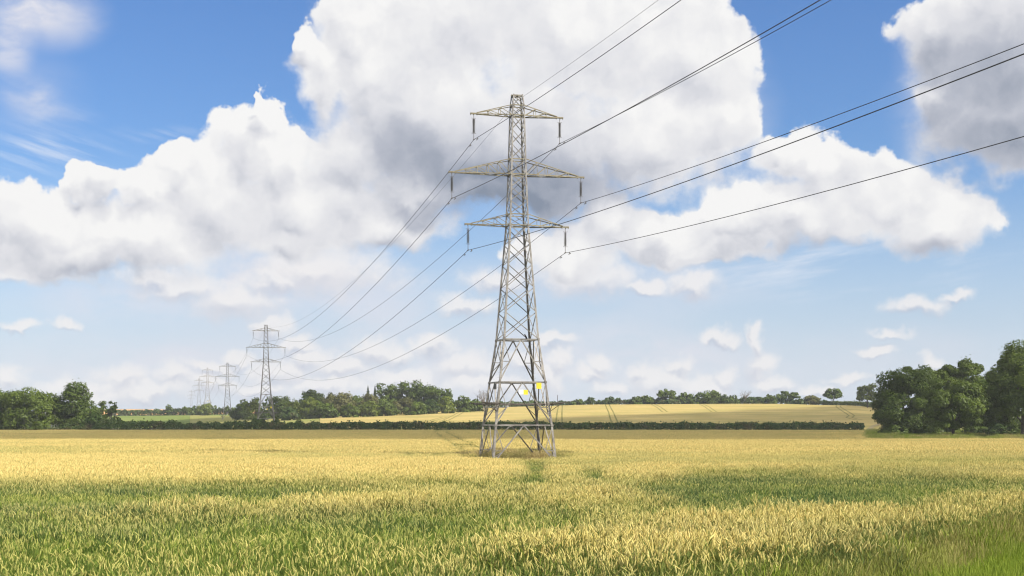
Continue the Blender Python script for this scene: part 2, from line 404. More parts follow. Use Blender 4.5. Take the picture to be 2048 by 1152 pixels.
def make_arm(zb, zt, half, npan, name, P):
    mb = MB(); bars = MB()
    for sx in (-1, 1):
        tip = np.array([sx*half, 0, zb])
        nrm_up = (0, 0, 1)
        bot = [np.array([sx*hw(zb), sy*hw(zb), zb]) for sy in (-1, 1)]
        top = [np.array([sx*hw(zt), sy*hw(zt), zt]) for sy in (-1, 1)]
        ends = [tip + np.array([-sx*.45, sy*.09, 0]) for sy in (-1, 1)]
        for j, sy in enumerate((-1, 1)):
            mb.angle(bot[j], ends[j], .075, (0, sy, 0))
            mb.angle(top[j], ends[j] + np.array([0, 0, .09]), .06, (0, sy, 0))
            for k in range(1, npan):
                f = k / npan
                a = lerp(bot[j], ends[j], f); b = lerp(top[j], ends[j] + np.array([0, 0, .09]), f)
                if np.linalg.norm(b - a) > .12: mb.angle(a, b, .04, (0, sy, 0))
                a2 = lerp(bot[j], ends[j], (k-1)/npan)
                mb.angle(a2 if k > 0 else bot[j], b, .045, (0, sy, 0))
        n2 = npan + 1
        for k in range(n2):
            f, f2 = k / n2, (k+1) / n2
            a, b = (0, 1) if k % 2 else (1, 0)
            mb.angle(lerp(bot[a], ends[a], f), lerp(bot[b], ends[b], f2), .045, nrm_up)
        for k in range(1, npan):
            f = k / npan
            mb.angle(lerp(top[0], ends[0], f), lerp(top[1], ends[1], f), .04, nrm_up)
        # channel beam at the tip
        mb.box(tip + np.array([-sx*.28, 0, .03]), (.62, .17, .10))
        for q in (-.5, -.2, .0): mb.box(tip + np.array([sx*q, 0, -.05]), (.05, .12, .07))
    # belts round the body
    for z in (zb, zt):
        for a, b, n in FACES: mb.angle(cp(a, z), cp(b, z), .075, n)
    mb.angle(cp(0, zb), cp(2, zb), .05, (0, 0, 1)); mb.angle(cp(1, zb), cp(3, zb), .05, (0, 0, 1))
    arm = mb.build('cross_arm', M['lichen'], P)
    for sx in (-1, 1):
        ib = MB(); x0 = sx*(half - .24); c = np.array([x0, 0, zb - .04])
        ib.tube([c, c + np.array([0, 0, -.34])], .022, 6)
        ib.tube([c + np.array([0, 0, -1.42]), c + np.array([0, 0, -1.9])], .022, 6)
        prof = []
        nd = 13
        for k in range(nd):
            z = -.34 - k*1.08/nd
            prof += [(.03, z), (.045, z - .012), (.118, z - .035), (.112, z - .05), (.03, z - .045)]
        ib.lathe(c, prof, 10, 1)
        for z in (-.30, -1.46):
            ib.tube([c + np.array([-.17, 0, z+.03]), c + np.array([-.15, 0, z]), c + np.array([.15, 0, z]), c + np.array([.17, 0, z+.03])], .014, 5)
        # suspension clamp, a boat shaped shoe
        ib.box(c + np.array([0, 0, -1.93]), (.07, .34, .06))
        ib.build('insulator_string', [M['darksteel'], M['insulator']], arm)
    return arm

def make_pylon(label):
    P = thing('electricity_pylon', (0, 0, 0), label, 'pylon', 'pylons marching along the power line')
    for i, (sx, sy) in enumerate(CORN):
        mb = MB()
        for k in range(len(ZL) - 1):
            w = (.155, .155, .145, .14, .12, .105, .095, .08)[k]
            p = np.array([sx*WL[k]/2, sy*WL[k]/2, ZL[k]]); q = np.array([sx*WL[k+1]/2, sy*WL[k+1]/2, ZL[k+1]])
            mb.leg(p, q, w, ((sx, 0, 0), (0, sy, 0)))
            mb.box((q[0] - sx*.05, q[1] - sy*.05, q[2]), (w*1.15, w*1.15, .16))
        if i in (0, 2):
            for z in np.arange(3.6, 27, .38):
                h = hw(z); mb.tube([(sx*h, sy*(h - .05), z), (sx*(h + .15), sy*(h - .05), z)], .011, 4)
        leg = mb.build('leg', M['steel'], P)
        fb_ = MB(); fb_.box((sx*WL[0]/2 - sx*.05, sy*WL[0]/2 - sy*.05, .0), (.38, .38, .4))
        fb_.build('footing', M['concrete'], leg)
    mb = MB()
    lev = list(np.linspace(26.84, 23.45, 4)) + [22.29] + list(np.linspace(22.29, 19.2, 4)[1:]) + [18.36]
    h5 = np.cumsum([1.45, 1.6, 1.75, 1.9, 2.1]); lev += list(18.36 - h5/h5[-1]*8.8)
    lev = [28.38, 27.61, 26.84] + lev[1:]
    for z1, z0 in zip(lev[:-1], lev[1:]):
        for fi, (a, b, n) in enumerate(FACES):
            n_ = np.array(n, float)
            w = .05 if z1 > 18.4 else .06
            mb.angle(cp(a, z1) + n_*.01, cp(b, z0) + n_*.01, w, n)
            if z1 - z0 > .9 or fi % 2 == 0:
                mb.angle(cp(b, z1) - n_*.05, cp(a, z0) - n_*.05, w, n)
    for z in (28.38, 9.56, 6.28, 3.0):
        for a, b, n in FACES: mb.angle(cp(a, z), cp(b, z), .10 if z < 20 else .085, n)
    mid = lambda a, b, z: (cp(a, z) + cp(b, z)) / 2
    for z in (9.56, 6.28):
        for k in range(4):
            a, b, _ = FACES[k]; c, d_, _ = FACES[(k+1) % 4]
            mb.angle(mid(a, b, z), mid(c, d_, z), .06, (0, 0, 1))
    for zt, zb, zm in ((9.56, 6.28, 7.85), (6.28, 3.0, 4.35), (3.0, .06, 1.08)):
        for a, b, n in FACES:
            n_ = np.array(n, float); tp = mid(a, b, zt) - n_*.03
            for c in (a, b):
                ft = cp(c, zb) - n_*.03; mb.angle(tp, ft, .085, n)
                f = (zt - zm) / (zt - zb); q = lerp(tp, ft, f)
                mb.angle(q, cp(c, zm), .055, n)
                mb.angle(q, cp(c, zt) + n_*.01, .055, n)
                mb.angle(q, cp(c, lerp(zb, zm, .45 if zb else .5)), .05, n)
            # gusset plate at the crown of each bracing
            ca = np.array([.16, .02, .2]) if abs(n[1]) else np.array([.02, .16, .2])
            mb.box(mid(a, b, zt) - n_*.06 + np.array([0, 0, -.06]), ca)
    mb.build('lattice_bracing', M['steel'], P)
    make_arm(26.84, 27.61, 3.65, 3, 'top', P)
    make_arm(22.29, 23.45, 5.36, 5, 'mid', P)
    make_arm(18.36, 19.2, 4.10, 3, 'low', P)
    pk = MB(); pk.box((0, 0, 28.42), (.96, .12, .09)); pk.box((0, 0, 28.33), (.12, .86, .07))
    pk.tube([(0, 0, 28.38), (0, 0, 28.08)], .02, 5); pk.box((0, 0, 28.06), (.05, .22, .06))
    pk.build('earth_wire_bracket', M['lichen'], P)
    # barbed wire guard on outriggers
    gb = MB(); h = hw(4.55)
    for sx, sy in CORN:
        p = np.array([sx*h, sy*h, 4.55])
        for dx, dy in ((sx*1.15, 0), (0, sy*1.15), (sx*.95, sy*.95)):
            q = p + np.array([dx, dy, .18]); gb.angle(p, q, .05, (0, 0, 1))
            gb.angle(p + np.array([0, 0, -.5]), lerp(p, q, .8), .04, (0, 0, 1))
        gb.tube([p + np.array([sx*.6, 0, .02]), p + np.array([sx*.62, 0, .75])], .02, 4)
    for k in range(6):
        e_ = .15 + k*.19; z = 4.57 + .18*e_/1.1
        loop = [np.array([sx*(h + e_), sy*(h + e_*.96), z]) for sx, sy in CORN]
        for i in range(4):
            a, b = loop[i], loop[(i+1) % 4]
            L = 14
            for s0 in ((0., .16), (.84, 1.)) if k > 2 else ((0., 1.),):
                pts = [lerp(a, b, s0[0] + (s0[1]-s0[0])*q/L) + np.array([0, 0, .02*((-1)**q) - .03*math.sin(math.pi*q/L)]) for q in range(L+1)]
                gb.tube(pts, .016, 4)
    gb.build('climbing_guard', M['darksteel'], P)
    h6 = hw(6.0)
    sg = MB(); sg.box((.19, -hw(5.5) - .05, 5.50), (.34, .02, .36), 0, 0); o = sg.build('warning_sign', M['yellow'], P)
    sg = MB(); sg.box((-.16, -hw(5.5) - .05, 5.52), (.34, .02, .34)); sg.build('number_plate', M['white'], P)
    sg = MB(); sg.box((1.24, -h6 - .05, 6.0), (.40, .02, .46)); sg.build('warning_sign', M['yellow'], P)
    sg = MB(); sg.box((-h6 - .05, -h6*.45, 5.95), (.025, .80, .44)); sg.build('circuit_plate', M['black'], P)
    return P
P1L = (.39, 109.7)
spots = [(.39, 109.7, None, 'tall grey lattice pylon rising from the wheat in the middle of the picture'),
 (bx(532, 387), 387, -1.77, 'dark lattice pylon just beyond the hedge, second along the line from the tall one'),
 (bx(455, 637), 637, -2.75, 'slim lattice pylon in the green field, between the hedge pylon and the faded ones'),
 (bx(415, 965), 965, 6.2, 'pale faded pylon behind the bushy tree, tallest of the three on the far rise'),
 (bx(398, 1212), 1212, 5.3, 'thin hazy pylon, between the last small pylon and the tallest faded one'),
 (bx(383, 1787), 1787, 5.6, 'smallest and bluest pylon at the far end of the line')]
proto = None; PY = []
for x_, y_, z_, lab in spots:
    o = make_pylon(lab) if proto is None else copy_tree(proto)
    proto = proto or o
    z_ = gz(x_, y_) if z_ is None else z_
    o.location = (x_, y_, z_); o.rotation_euler.z = ALPHA; o['label'] = lab
    PY.append((x_, y_, z_))

# ------------------------------------------------------------------ wires
AXV = np.array([math.cos(ALPHA), math.sin(ALPHA), 0])
dirv = np.array([-.2412, 1, 0]) / math.hypot(.2412, 1)
ends = [np.array([.39, 109.7, gz(.39, 109.7)]) - dirv*285 + np.array([0, 0, 6.4])] + [np.array(p) for p in PY]
ATT = [(0, 28.02, .0095, 'thin earth wire running from pylon top to pylon top'),
 (-3.41, 24.86, .0185, 'power cable clipped below the left end of the top arms'),
 (3.41, 24.86, .0185, 'power cable clipped below the right end of the top arms'),
 (-5.12, 20.30, .0185, 'power cable clipped below the left end of the longest middle arms'),
 (5.12, 20.30, .0185, 'power cable clipped below the right end of the longest middle arms'),
 (-3.86, 16.38, .0185, 'power cable clipped below the left end of the lowest arms'),
 (3.86, 16.38, .0185, 'power cable clipped below the right end of the lowest arms')]
for (l, h, r, lab), S0 in zip(ATT, (5.5, 6.0, 5.72, 6.13, 6.0, 6.08, 5.9)):
    A = [e_ + AXV*l + np.array([0, 0, h]) for e_ in ends]
    cable = MB(); damp = []
    pts = []
    for i in range(len(A) - 1):
        L = np.linalg.norm((A[i+1] - A[i])[:2]); sag = 5.9*(L/285)**1.6 if i else S0
        sag = min(sag, 9) * (.9 if h > 28 and i else 1)
        n = 60 if i < 2 else 26
        tt = np.linspace(0, 1, n + 1)
        if i: tt = tt[1:]
        seg = A[i][None]*(1-tt[:, None]) + A[i+1][None]*tt[:, None]
        seg[:, 2] -= 4*sag*tt*(1-tt); pts.append(seg)
        for f, j in ((1.25/L, i), (1 - 1.25/L, i+1)):
            if j == 1:
                p = A[i]*(1-f) + A[i+1]*f; p[2] -= 4*sag*f*(1-f); damp.append((p, (A[i+1]-A[i])/L))
    cable.tube(np.concatenate(pts), r, 6)
    ob = cable.build('power_cable' if h < 28 else 'earth_wire', M['cable'])
    tag(ob, lab, 'power line', 'wires strung along the pylons')
    for p, dv in damp:
        dm = MB(); dm.box(p + np.array([0, 0, -.06]), (.05, .05, .14), -math.atan2(dv[0], dv[1]))
        dm.tube([p - dv*.2 + np.array([0, 0, -.13]), p + dv*.2 + np.array([0, 0, -.13])], .012, 4)
        for s_ in (-1, 1):
            dm.tube([p + dv*s_*.14 + np.array([0, 0, -.13]), p + dv*s_*.24 + np.array([0, 0, -.13])], .038, 6)
        dm.build('damper', M['darksteel'], ob)

# ------------------------------------------------------------------ a crow on the belt below the pylon waist
def make_bird(loc, rz):
    b = thing('bird', loc, 'black bird perched on the horizontal steel bar halfway up the tall pylon', 'bird', None, rz)
    sk = bpy.data.meshes.new('body')
    pts = [(0,0,.16,.062), (0,.05,.25,.070), (0,.075,.315,.046), (0,.10,.36,.042), (0,.135,.362,.022), (0,.175,.352,.006),
           (0,-.05,.09,.045), (0,-.11,.0,.030), (0,-.16,-.07,.020)]
    sk.from_pydata([p[:3] for p in pts], [(0,1),(1,2),(2,3),(3,4),(4,5),(0,6),(6,7),(7,8)], [])
    o = link('body', sk, b)
    md = o.modifiers.new('skin', 'SKIN'); o.modifiers.new('sub', 'SUBSURF').levels = 2; o.modifiers['sub'].render_levels = 2
    for i, p in enumerate(pts):
        sk.skin_vertices[0].data[i].radius = (p[3], p[3]*1.05)
    sk.skin_vertices[0].data[0].use_root = True
    sk.materials.append(M['feather'])
    for s_ in (-1, 1):
        w = MB(); w.tube([(s_*.055, .05, .27), (s_*.066, .0, .18), (s_*.05, -.07, .07), (s_*.02, -.14, -.02)], [.02, .034, .026, .006], 6)
        w.build('wing', M['feather'], b, True)
        lg = MB(); lg.tube([(s_*.025, .02, .10), (s_*.025, .025, .0)], .008, 5)
        for q in (-.02, 0, .02): lg.tube([(s_*.025, .025, .004), (s_*.025 + q, .06, .004)], .005, 4)
        lg.build('leg', M['darksteel'], b)
    return b

# ------------------------------------------------------------------ foliage
def leaf_quads(C, N, s, r, asp=.62):
    """rhombic sprays at C facing N with half length s"""
    n = len(C)
    N = N / (np.linalg.norm(N, axis=1)[:, None] + 1e-9)
    rv = r.normal(size=(n, 3)); U = np.cross(N, rv); U /= np.linalg.norm(U, axis=1)[:, None] + 1e-9
    V = np.cross(N, U)
    s = np.broadcast_to(np.asarray(s, float), (n,))[:, None]
    bend = N * s * r.uniform(-.25, .25, (n, 1))
    vs = np.stack([C - U*s, C + V*s*asp + bend, C + U*s, C - V*s*asp + bend], 1).reshape(-1, 3)
    return vs, np.arange(n*4).reshape(n, 4)
def unit(r, n):
    v = r.normal(size=(n, 3)); return v / np.linalg.norm(v, axis=1)[:, None]
def crown(r, cen, rad, leaf, dens=1., nclump=None, open_=0., flat=0.):
    """crown of leaf sprays gathered in clumps; rad = (rx, ry, rz)"""
    cen = np.array(cen, float); rad = np.array(rad, float); Rm = float(np.cbrt(np.prod(rad)))
    k = nclump or int(np.clip(26 + 3.0*Rm, 14, 70))
    dirs = unit(r, k*2); dirs = dirs[dirs[:, 2] > -.75][:k]
    rr = r.uniform(.50, 1., len(dirs))**.7
    lump = 1 + .16*np.sin(dirs[:, 0]*5 + r.uniform(0, 6)) + .13*np.sin(dirs[:, 2]*6 + dirs[:, 1]*4 + r.uniform(0, 6))
    cc = cen + dirs*rad*(rr*lump)[:, None]*.80
    rc = Rm*(.20 + .20*r.random(len(dirs)))*(1 - .25*open_)
    w = rc**2/np.sum(rc**2)
    area = 4*np.pi*Rm**2
    n = int(2.5*dens*area/(leaf*leaf*1.25)*(1 - .35*open_))
    n = int(np.clip(n, 120, 42000))
    idx = r.choice(len(cc), n, p=w)
    d = unit(r, n); d[:, 2] = d[:, 2]*.8 + .18
    rad_l = rc[idx]*(.55 + .5*r.random(n)**.6)
    C = cc[idx] + d*rad_l[:, None]*np.array([1, 1, .8 - .25*flat])
    # loose twigs poking out of the outline
    j = r.random(n) < .06
    C[j] += (C[j] - cen)*.13*r.random((j.sum(), 1))
    out = (C - cen)/rad; out /= np.linalg.norm(out, axis=1)[:, None] + 1e-9
    N = d*.8 + out*.3 + np.array([0, 0, .30]) + r.normal(size=(n, 3))*.42
    tone_c = r.random(len(cc))
    tone = np.clip(.55*tone_c[idx] + .45*r.random(n), 0, 1)
    s = leaf*(.6 + .6*r.random(n))
    V, Q = leaf_quads(C, N, s, r)
    return V, Q, np.repeat(tone, 4), cc, rc
TREE_N = [0]
def tree(px, top, D, wpx, mat, label, group, cb=.18, base=None, open_=0., depth=.9, dens=1., lean=0., trunk=True, name='tree', cat='tree', parts2=None, leaf=None):
    TREE_N[0] += 1; r = np.random.default_rng(1000 + TREE_N[0])
    x = bx(px, D); zg = gz(x, D) if base is None else at(px, base, D).z
    H = at(px, top, D).z - zg; w = wpx*D/F/2
    o = thing(name, (x, D, zg), label, cat, group)
    leaf = leaf or max(.15, D*.00092)
    cbm = H*cb if cb > .09 else -.28*H
    V, Q, tone, cc, rc = crown(r, (lean, 0, (H + cbm)/2), (w, w*depth, (H - cbm)/2), leaf, dens, None, open_)
    if parts2:
        for (fx, fz, fw, fh) in parts2:
            V2, Q2, t2, c2, r2 = crown(r, (fx*w, r.uniform(-.2, .2)*w, fz*H), (fw*w, fw*w*.9, fh*H), leaf, dens, 14, open_)
            Q = np.r_[Q, Q2 + len(V)]; V = np.r_[V, V2]; tone = np.r_[tone, t2]; cc = np.r_[cc, c2]; rc = np.r_[rc, r2]
    V[:, 2] = np.maximum(V[:, 2], .04)
    link('crown', mesh_arrays('crown', V, Q, M[mat], None, {'tone': tone}), o)
    if trunk:
        tb = MB(); tr = max(.08, H*.026)
        sway = r.uniform(-.25, .25, 2)
        hT = H*.62
        ax_ = [(sway[0]*f*f + lean*f*.7, sway[1]*f*f, -.3 + (hT + .3)*f) for f in (0, .08, .3, .6, 1)]
        tb.tube(ax_, [tr*1.7, tr*1.1, tr*.9, tr*.65, tr*.3], 8)
        order = np.argsort(-rc)[:(16 if D < 400 else 7)]
        for i in order:
            f = r.uniform(.3, .85); b0 = np.array([np.interp(f, (0, .08, .3, .6, 1), [a[q] for a in ax_]) for q in range(3)])
            e_ = cc[i]; m1 = (b0 + e_)/2 + r.normal(size=3)*.05*H + np.array([0, 0, .03*H]); m1[2] = max(m1[2], b0[2]*.9)
            tb.tube([b0, m1, e_], [tr*.42, tr*.25, tr*.08], 5)
        tb.build('trunk', M['bark'], o, True)
    return o
def bare_tree(px, top, D, wpx, label, group):
    TREE_N[0] += 1; r = np.random.default_rng(1000 + TREE_N[0])
    x = bx(px, D); zg = gz(x, D); H = at(px, top, D).z - zg; w = wpx*D/F/2
    o = thing('dead_tree', (x, D, zg), label, 'tree', group)
    tb = MB(); tb.tube([(0,0,-.2), (.1,0,H*.25), (0,.1,H*.55)], [H*.03, H*.022, H*.012], 6)
    br = MB()
    for k in range(22):
        a = r.uniform(0, 2*np.pi); b0 = np.array([.05, .03, H*r.uniform(.2, .55)])
        e_ = np.array([math.cos(a)*w*r.uniform(.4, 1), math.sin(a)*w*.8, H*r.uniform(.55, 1)])
        m1 = (b0 + e_)/2 + np.array([0, 0, -.06*H]) + r.normal(size=3)*.04*H
        br.tube([b0, m1, e_], [H*.011, H*.007, H*.002], 4)
        for q in range(4):
            f = r.uniform(.3, .9); s0 = lerp(m1, e_, f); s1 = s0 + r.normal(size=3)*np.array([.1, .1, .06])*H + np.array([0, 0, .07*H])
            br.tube([s0, s1], [H*.005, H*.0015], 4)
    tb.build('trunk', M['deadwood'], o, True); br.build('branches', M['deadwood'], o)
    return o
def conifer(px, top, D, wpx, label, group):
    TREE_N[0] += 1; r = np.random.default_rng(1000 + TREE_N[0])
    x = bx(px, D); zg = gz(x, D); H = at(px, top, D).z - zg; w = wpx*D/F/2
    o = thing('conifer_tree', (x, D, zg), label, 'tree', group)
    w *= 1.3; n = 2600; f = 1 - np.sqrt(r.random(n)); a = r.uniform(0, 2*np.pi, n)
    rr = w*(1 - f)*(.55 + .45*np.sin(f*34)**2)*r.uniform(.4, 1.05, n)
    C = np.c_[np.cos(a)*rr, np.sin(a)*rr, H*(.12 + .88*f) - rr*.25]
    N = np.c_[np.cos(a)*.5, np.sin(a)*.5, np.full(n, .8)] + r.normal(size=(n, 3))*.3
    V, Q = leaf_quads(C, N, D*.0005*(.6 + .6*r.random(n)), r)
    link('crown', mesh_arrays('crown', V, Q, M['conifer'], None, {'tone': np.repeat(r.random(n), 4)}), o)
    tb = MB(); tb.tube([(0,0,-.2), (0,0,H*.97)], [H*.02, H*.004], 6); tb.build('trunk', M['bark'], o, True)
    return o

def hedge(pts, width, label, mat='hawthorn', leaf=.30, dens=1., seed=1, spikes=.12, name='hedge', lump=.18, group=None):
    """pts: (x, y, height) along the foot"""
    r = np.random.default_rng(seed); pts = np.array(pts, float)
    o = thing(name, (pts[0][0], pts[0][1], gz(pts[0][0], pts[0][1])), label, 'hedge', group)
    org = np.array(o.location)
    seg = np.linalg.norm(np.diff(pts[:, :2], axis=0), axis=1); L = np.r_[0, np.cumsum(seg)]
    Hm = pts[:, 2].mean(); n = int(min(90000, 1.9*dens*L[-1]*(2*Hm + width)/(leaf*leaf)))
    s = r.uniform(0, L[-1], n)
    X = np.interp(s, L, pts[:, 0]); Y = np.interp(s, L, pts[:, 1]); H = np.interp(s, L, pts[:, 2])
    k = np.clip(np.searchsorted(L, s) - 1, 0, len(seg) - 1)
    T = (np.diff(pts[:, :2], axis=0)/seg[:, None])[k]; Nn = np.c_[-T[:, 1], T[:, 0]]
    ph = r.uniform(0, 6.28, 8)
    wob = sum(np.sin(s*f + p) for f, p in zip((.047, .19, .53, 1.3, 2.9), ph))*lump/2.6
    H = H*(1 + wob*.55); th = r.uniform(0, np.pi, n)
    cx = np.sign(np.cos(th))*np.abs(np.cos(th))**.5; cz = np.abs(np.sin(th))**.45
    depth = 1 - .28*r.random(n)**2
    wob2 = sum(np.sin(s*f + p + th*1.3) for f, p in zip((.4, .9, 1.9), ph[5:]))*min(.09, lump*.6)
    off = cx*width/2*(depth + wob2); zz = H*cz*(depth + wob2*.7)
    lo = r.random(n) < .16; zz[lo] = H[lo]*r.random(lo.sum())
    sp = r.random(n) < spikes; zz[sp] += r.random(sp.sum())**3*.5*Hm*.5
    C = np.c_[X + Nn[:, 0]*off, Y + Nn[:, 1]*off, ground(X, Y) + np.maximum(zz, .05)]
    Nv = np.c_[Nn[:, 0]*cx, Nn[:, 1]*cx, cz*.6 + .1] + r.normal(size=(n, 3))*.5
    tone = np.clip(.5*(.5 + .5*np.sin(s*.8 + ph[0])*np.sin(s*2.1 + ph[1])) + .5*r.random(n), 0, 1)
    V, Q = leaf_quads(C - org, Nv, leaf*(.55 + .6*r.random(n)), r)
    link('foliage', mesh_arrays('foliage', V, Q, M[mat], None, {'tone': np.repeat(tone, 4)}), o)
    st = MB()
    for q in np.arange(.6, L[-1], max(1.4, L[-1]/90)):
        x_, y_, h_ = [np.interp(q, L, pts[:, i]) for i in range(3)]
        p = np.array([x_, y_, gz(x_, y_) - .1]) - org
        st.tube([p, p + np.array([r.uniform(-.2, .2), r.uniform(-.2, .2), h_*.7])], [.06, .03], 4)
    st.build('stems', M['bark'], o)
    return o

# -- left hand trees beside the hedge
GL = 'trees at the left edge of the wheat'
tree(-22, 767, 338, 105, 'oak', 'broad oak cut off by the left edge of the photo', GL, .04)
tree(58, 764, 336, 118, 'oak', 'widest dark round oak standing between the cut off oak and the taller oak', GL, .03, dens=1.1)
tree(150, 757, 342, 98, 'dark', 'tallest dark oak at the right end of the left hand group', GL, .08, parts2=[(.1, .30, .9, .28)])
tree(20, 778, 362, 60, 'lime', 'lighter green crown showing behind the two leftmost oaks', GL, .1)
tree(203, 796, 430, 30, 'oak', 'small green tree behind the right shoulder of the left oaks', GL, .05)
tree(223, 796, 420, 24, 'dark', 'thin dark sapling with gappy crown right of the left oaks', GL, .3, open_=.9, dens=.4, parts2=[(.5, .7, .5, .14), (-.5, .5, .5, .14)])
tree(196, 826, 335, 56, 'hawthorn', 'low bush at the foot of the tallest left oak', GL, .0, trunk=False, name='bush', cat='bush')
# -- right hand grove
GR = 'trees of the right hand grove'
tree(1806, 732, 250, 136, 'dark', 'leftmost dark oak of the right grove, leaning over the track', GR, .09, lean=.3, dens=1.25, parts2=[(-.55, .40, .5, .26), (.25, .84, .5, .15), (.3, .30, .7, .18)])
tree(1866, 724, 268, 100, 'oak', 'open topped oak with sky gaps behind the leftmost dark oak', GR, .2, open_=.5, parts2=[(0, .45, .9, .3)])
tree(1906, 757, 226, 134, 'oak', 'lower rounded green oak on a single trunk in front of the grove', GR, .11, dens=1.3, parts2=[(.35, .32, .7, .2), (-.4, .30, .6, .18)])
tree(1932, 718, 272, 110, 'oak', 'oak with a wide flat crown behind the rounded oak', GR, .2, open_=.2, parts2=[(0, .84, .9, .14)])
tree(1983, 735, 258, 112, 'dark', 'dark oak filling the gap left of the biggest oak', GR, .05, dens=1.1)
tree(2046, 688, 228, 176, 'oak', 'biggest tallest oak at the right edge of the photo', GR, .11, dens=1.2, parts2=[(-.52, .40, .55, .22), (-.25, .70, .55, .2), (-.6, .24, .4, .12)])
tree(2120, 700, 240, 140, 'oak', 'oak mostly outside the right edge beyond the biggest oak', GR, .1)
GRB = 'bushes under the right hand grove'
for px, top, D, w, mt, lb in [(1868, 846, 258, 54, 'hawthorn', 'round dark bush left of the rounded oak trunk'),
    (1893, 853, 262, 34, 'dark', 'small dark bush just behind the rounded oak trunk'), (1952, 850, 250, 64, 'dark', 'low dark bush right of the rounded oak trunk'),
    (2000, 848, 240, 76, 'hawthorn', 'wide pale green bush left of the biggest oak trunk'), (1840, 860, 262, 30, 'dark', 'small dark bush between the two trunks of the leftmost oaks'),
    (2040, 858, 236, 50, 'dark', 'dark bush against the biggest oak trunk'), (1782, 846, 300, 44, 'hawthorn', 'bush beside the track under the leftmost dark oak')]:
    tree(px, top, D, w, mt, lb, GRB, .0, trunk=False, name='bush', cat='bush')
# -- copse beyond the hedge
GC = 'trees of the copse beyond the hedge'
for px, top, D, w, mt, lb, kw in [
    (484, 799, 600, 46, 'oak', 'low dark tree at the left end of the copse', {}),
    (508, 796, 590, 40, 'lime', 'lighter tree directly behind the left leg of the hedge pylon', {}),
    (531, 806, 575, 26, 'dark', 'small dark tree framed by the legs of the hedge pylon', {}),
    (558, 786, 600, 66, 'oak', 'round dark tree just right of the hedge pylon', {}),
    (596, 797, 585, 52, 'lime', 'low light green tree between the round dark tree and the high dark crown', {}),
    (628, 773, 612, 56, 'dark', 'high dark crown left of the yellowish tree', {}),
    (622, 791, 575, 52, 'lime', 'bright green bush like tree below the high dark crown', {}),
    (652, 800, 570, 44, 'oak', 'mid green tree at the foot of the yellowish tree', {}),
    (682, 776, 590, 68, 'olive', 'yellowish olive tree in the middle of the copse', {}),
    (664, 786, 600, 40, 'olive', 'paler olive crown on the left shoulder of the yellowish tree', {}),
    (715, 786, 605, 44, 'oak', 'dark green tree right of the yellowish tree', {}),
    (742, 781, 590, 50, 'olive', 'greyish green tree in front of the two conifers', {}),
    (780, 757, 615, 66, 'oak', 'feathery topped tall tree, left one of the highest pair in the copse', {'open_': .4}),
    (813, 756, 615, 64, 'oak', 'feathery topped tall tree, right one of the highest pair in the copse', {'open_': .3}),
    (846, 764, 610, 60, 'dark', 'broad dark tree right of the highest pair', {}),
    (878, 766, 605, 54, 'dark', 'dark rounded tree ending the high part of the copse', {}),
    (738, 801, 570, 46, 'lime', 'light low tree in front of the greyish green tree', {}),
    (772, 797, 575, 52, 'oak', 'mid green tree below the left feathery tree', {}),
    (808, 792, 585, 54, 'olive', 'olive tree below the right feathery tree', {}),
    (830, 800, 570, 48, 'oak', 'bushy green tree below the broad dark tree', {}),
    (858, 797, 575, 44, 'hawthorn', 'rust tinged low tree left of the bright bush', {}),
    (893, 795, 580, 44, 'lime', 'bright yellow green bush at the right foot of the copse', {}),
    (926, 792, 600, 50, 'oak', 'first low tree right of the high copse', {}),
    (950, 793, 610, 44, 'oak', 'low tree just left of the tall pylon', {}),
    (700, 806, 560, 40, 'oak', 'small front bush below the dark tree beside the yellowish tree', {}),
    (580, 812, 560, 44, 'hawthorn', 'low scrub at the foot of the round dark tree', {}),
    (660, 812, 555, 40, 'dark', 'dark scrub below the mid green tree', {})]:
    tree(px, top, D, w, mt, lb, GC, .02, **kw)
conifer(736, 771, 612, 20, 'wider of the two pointed conifers sticking out of the copse', GC)
conifer(750, 770, 616, 15, 'narrower of the two pointed conifers sticking out of the copse', GC)
bare_tree(966, 778, 600, 34, 'bare twiggy tree half hidden by the left leg of the tall pylon', GC)
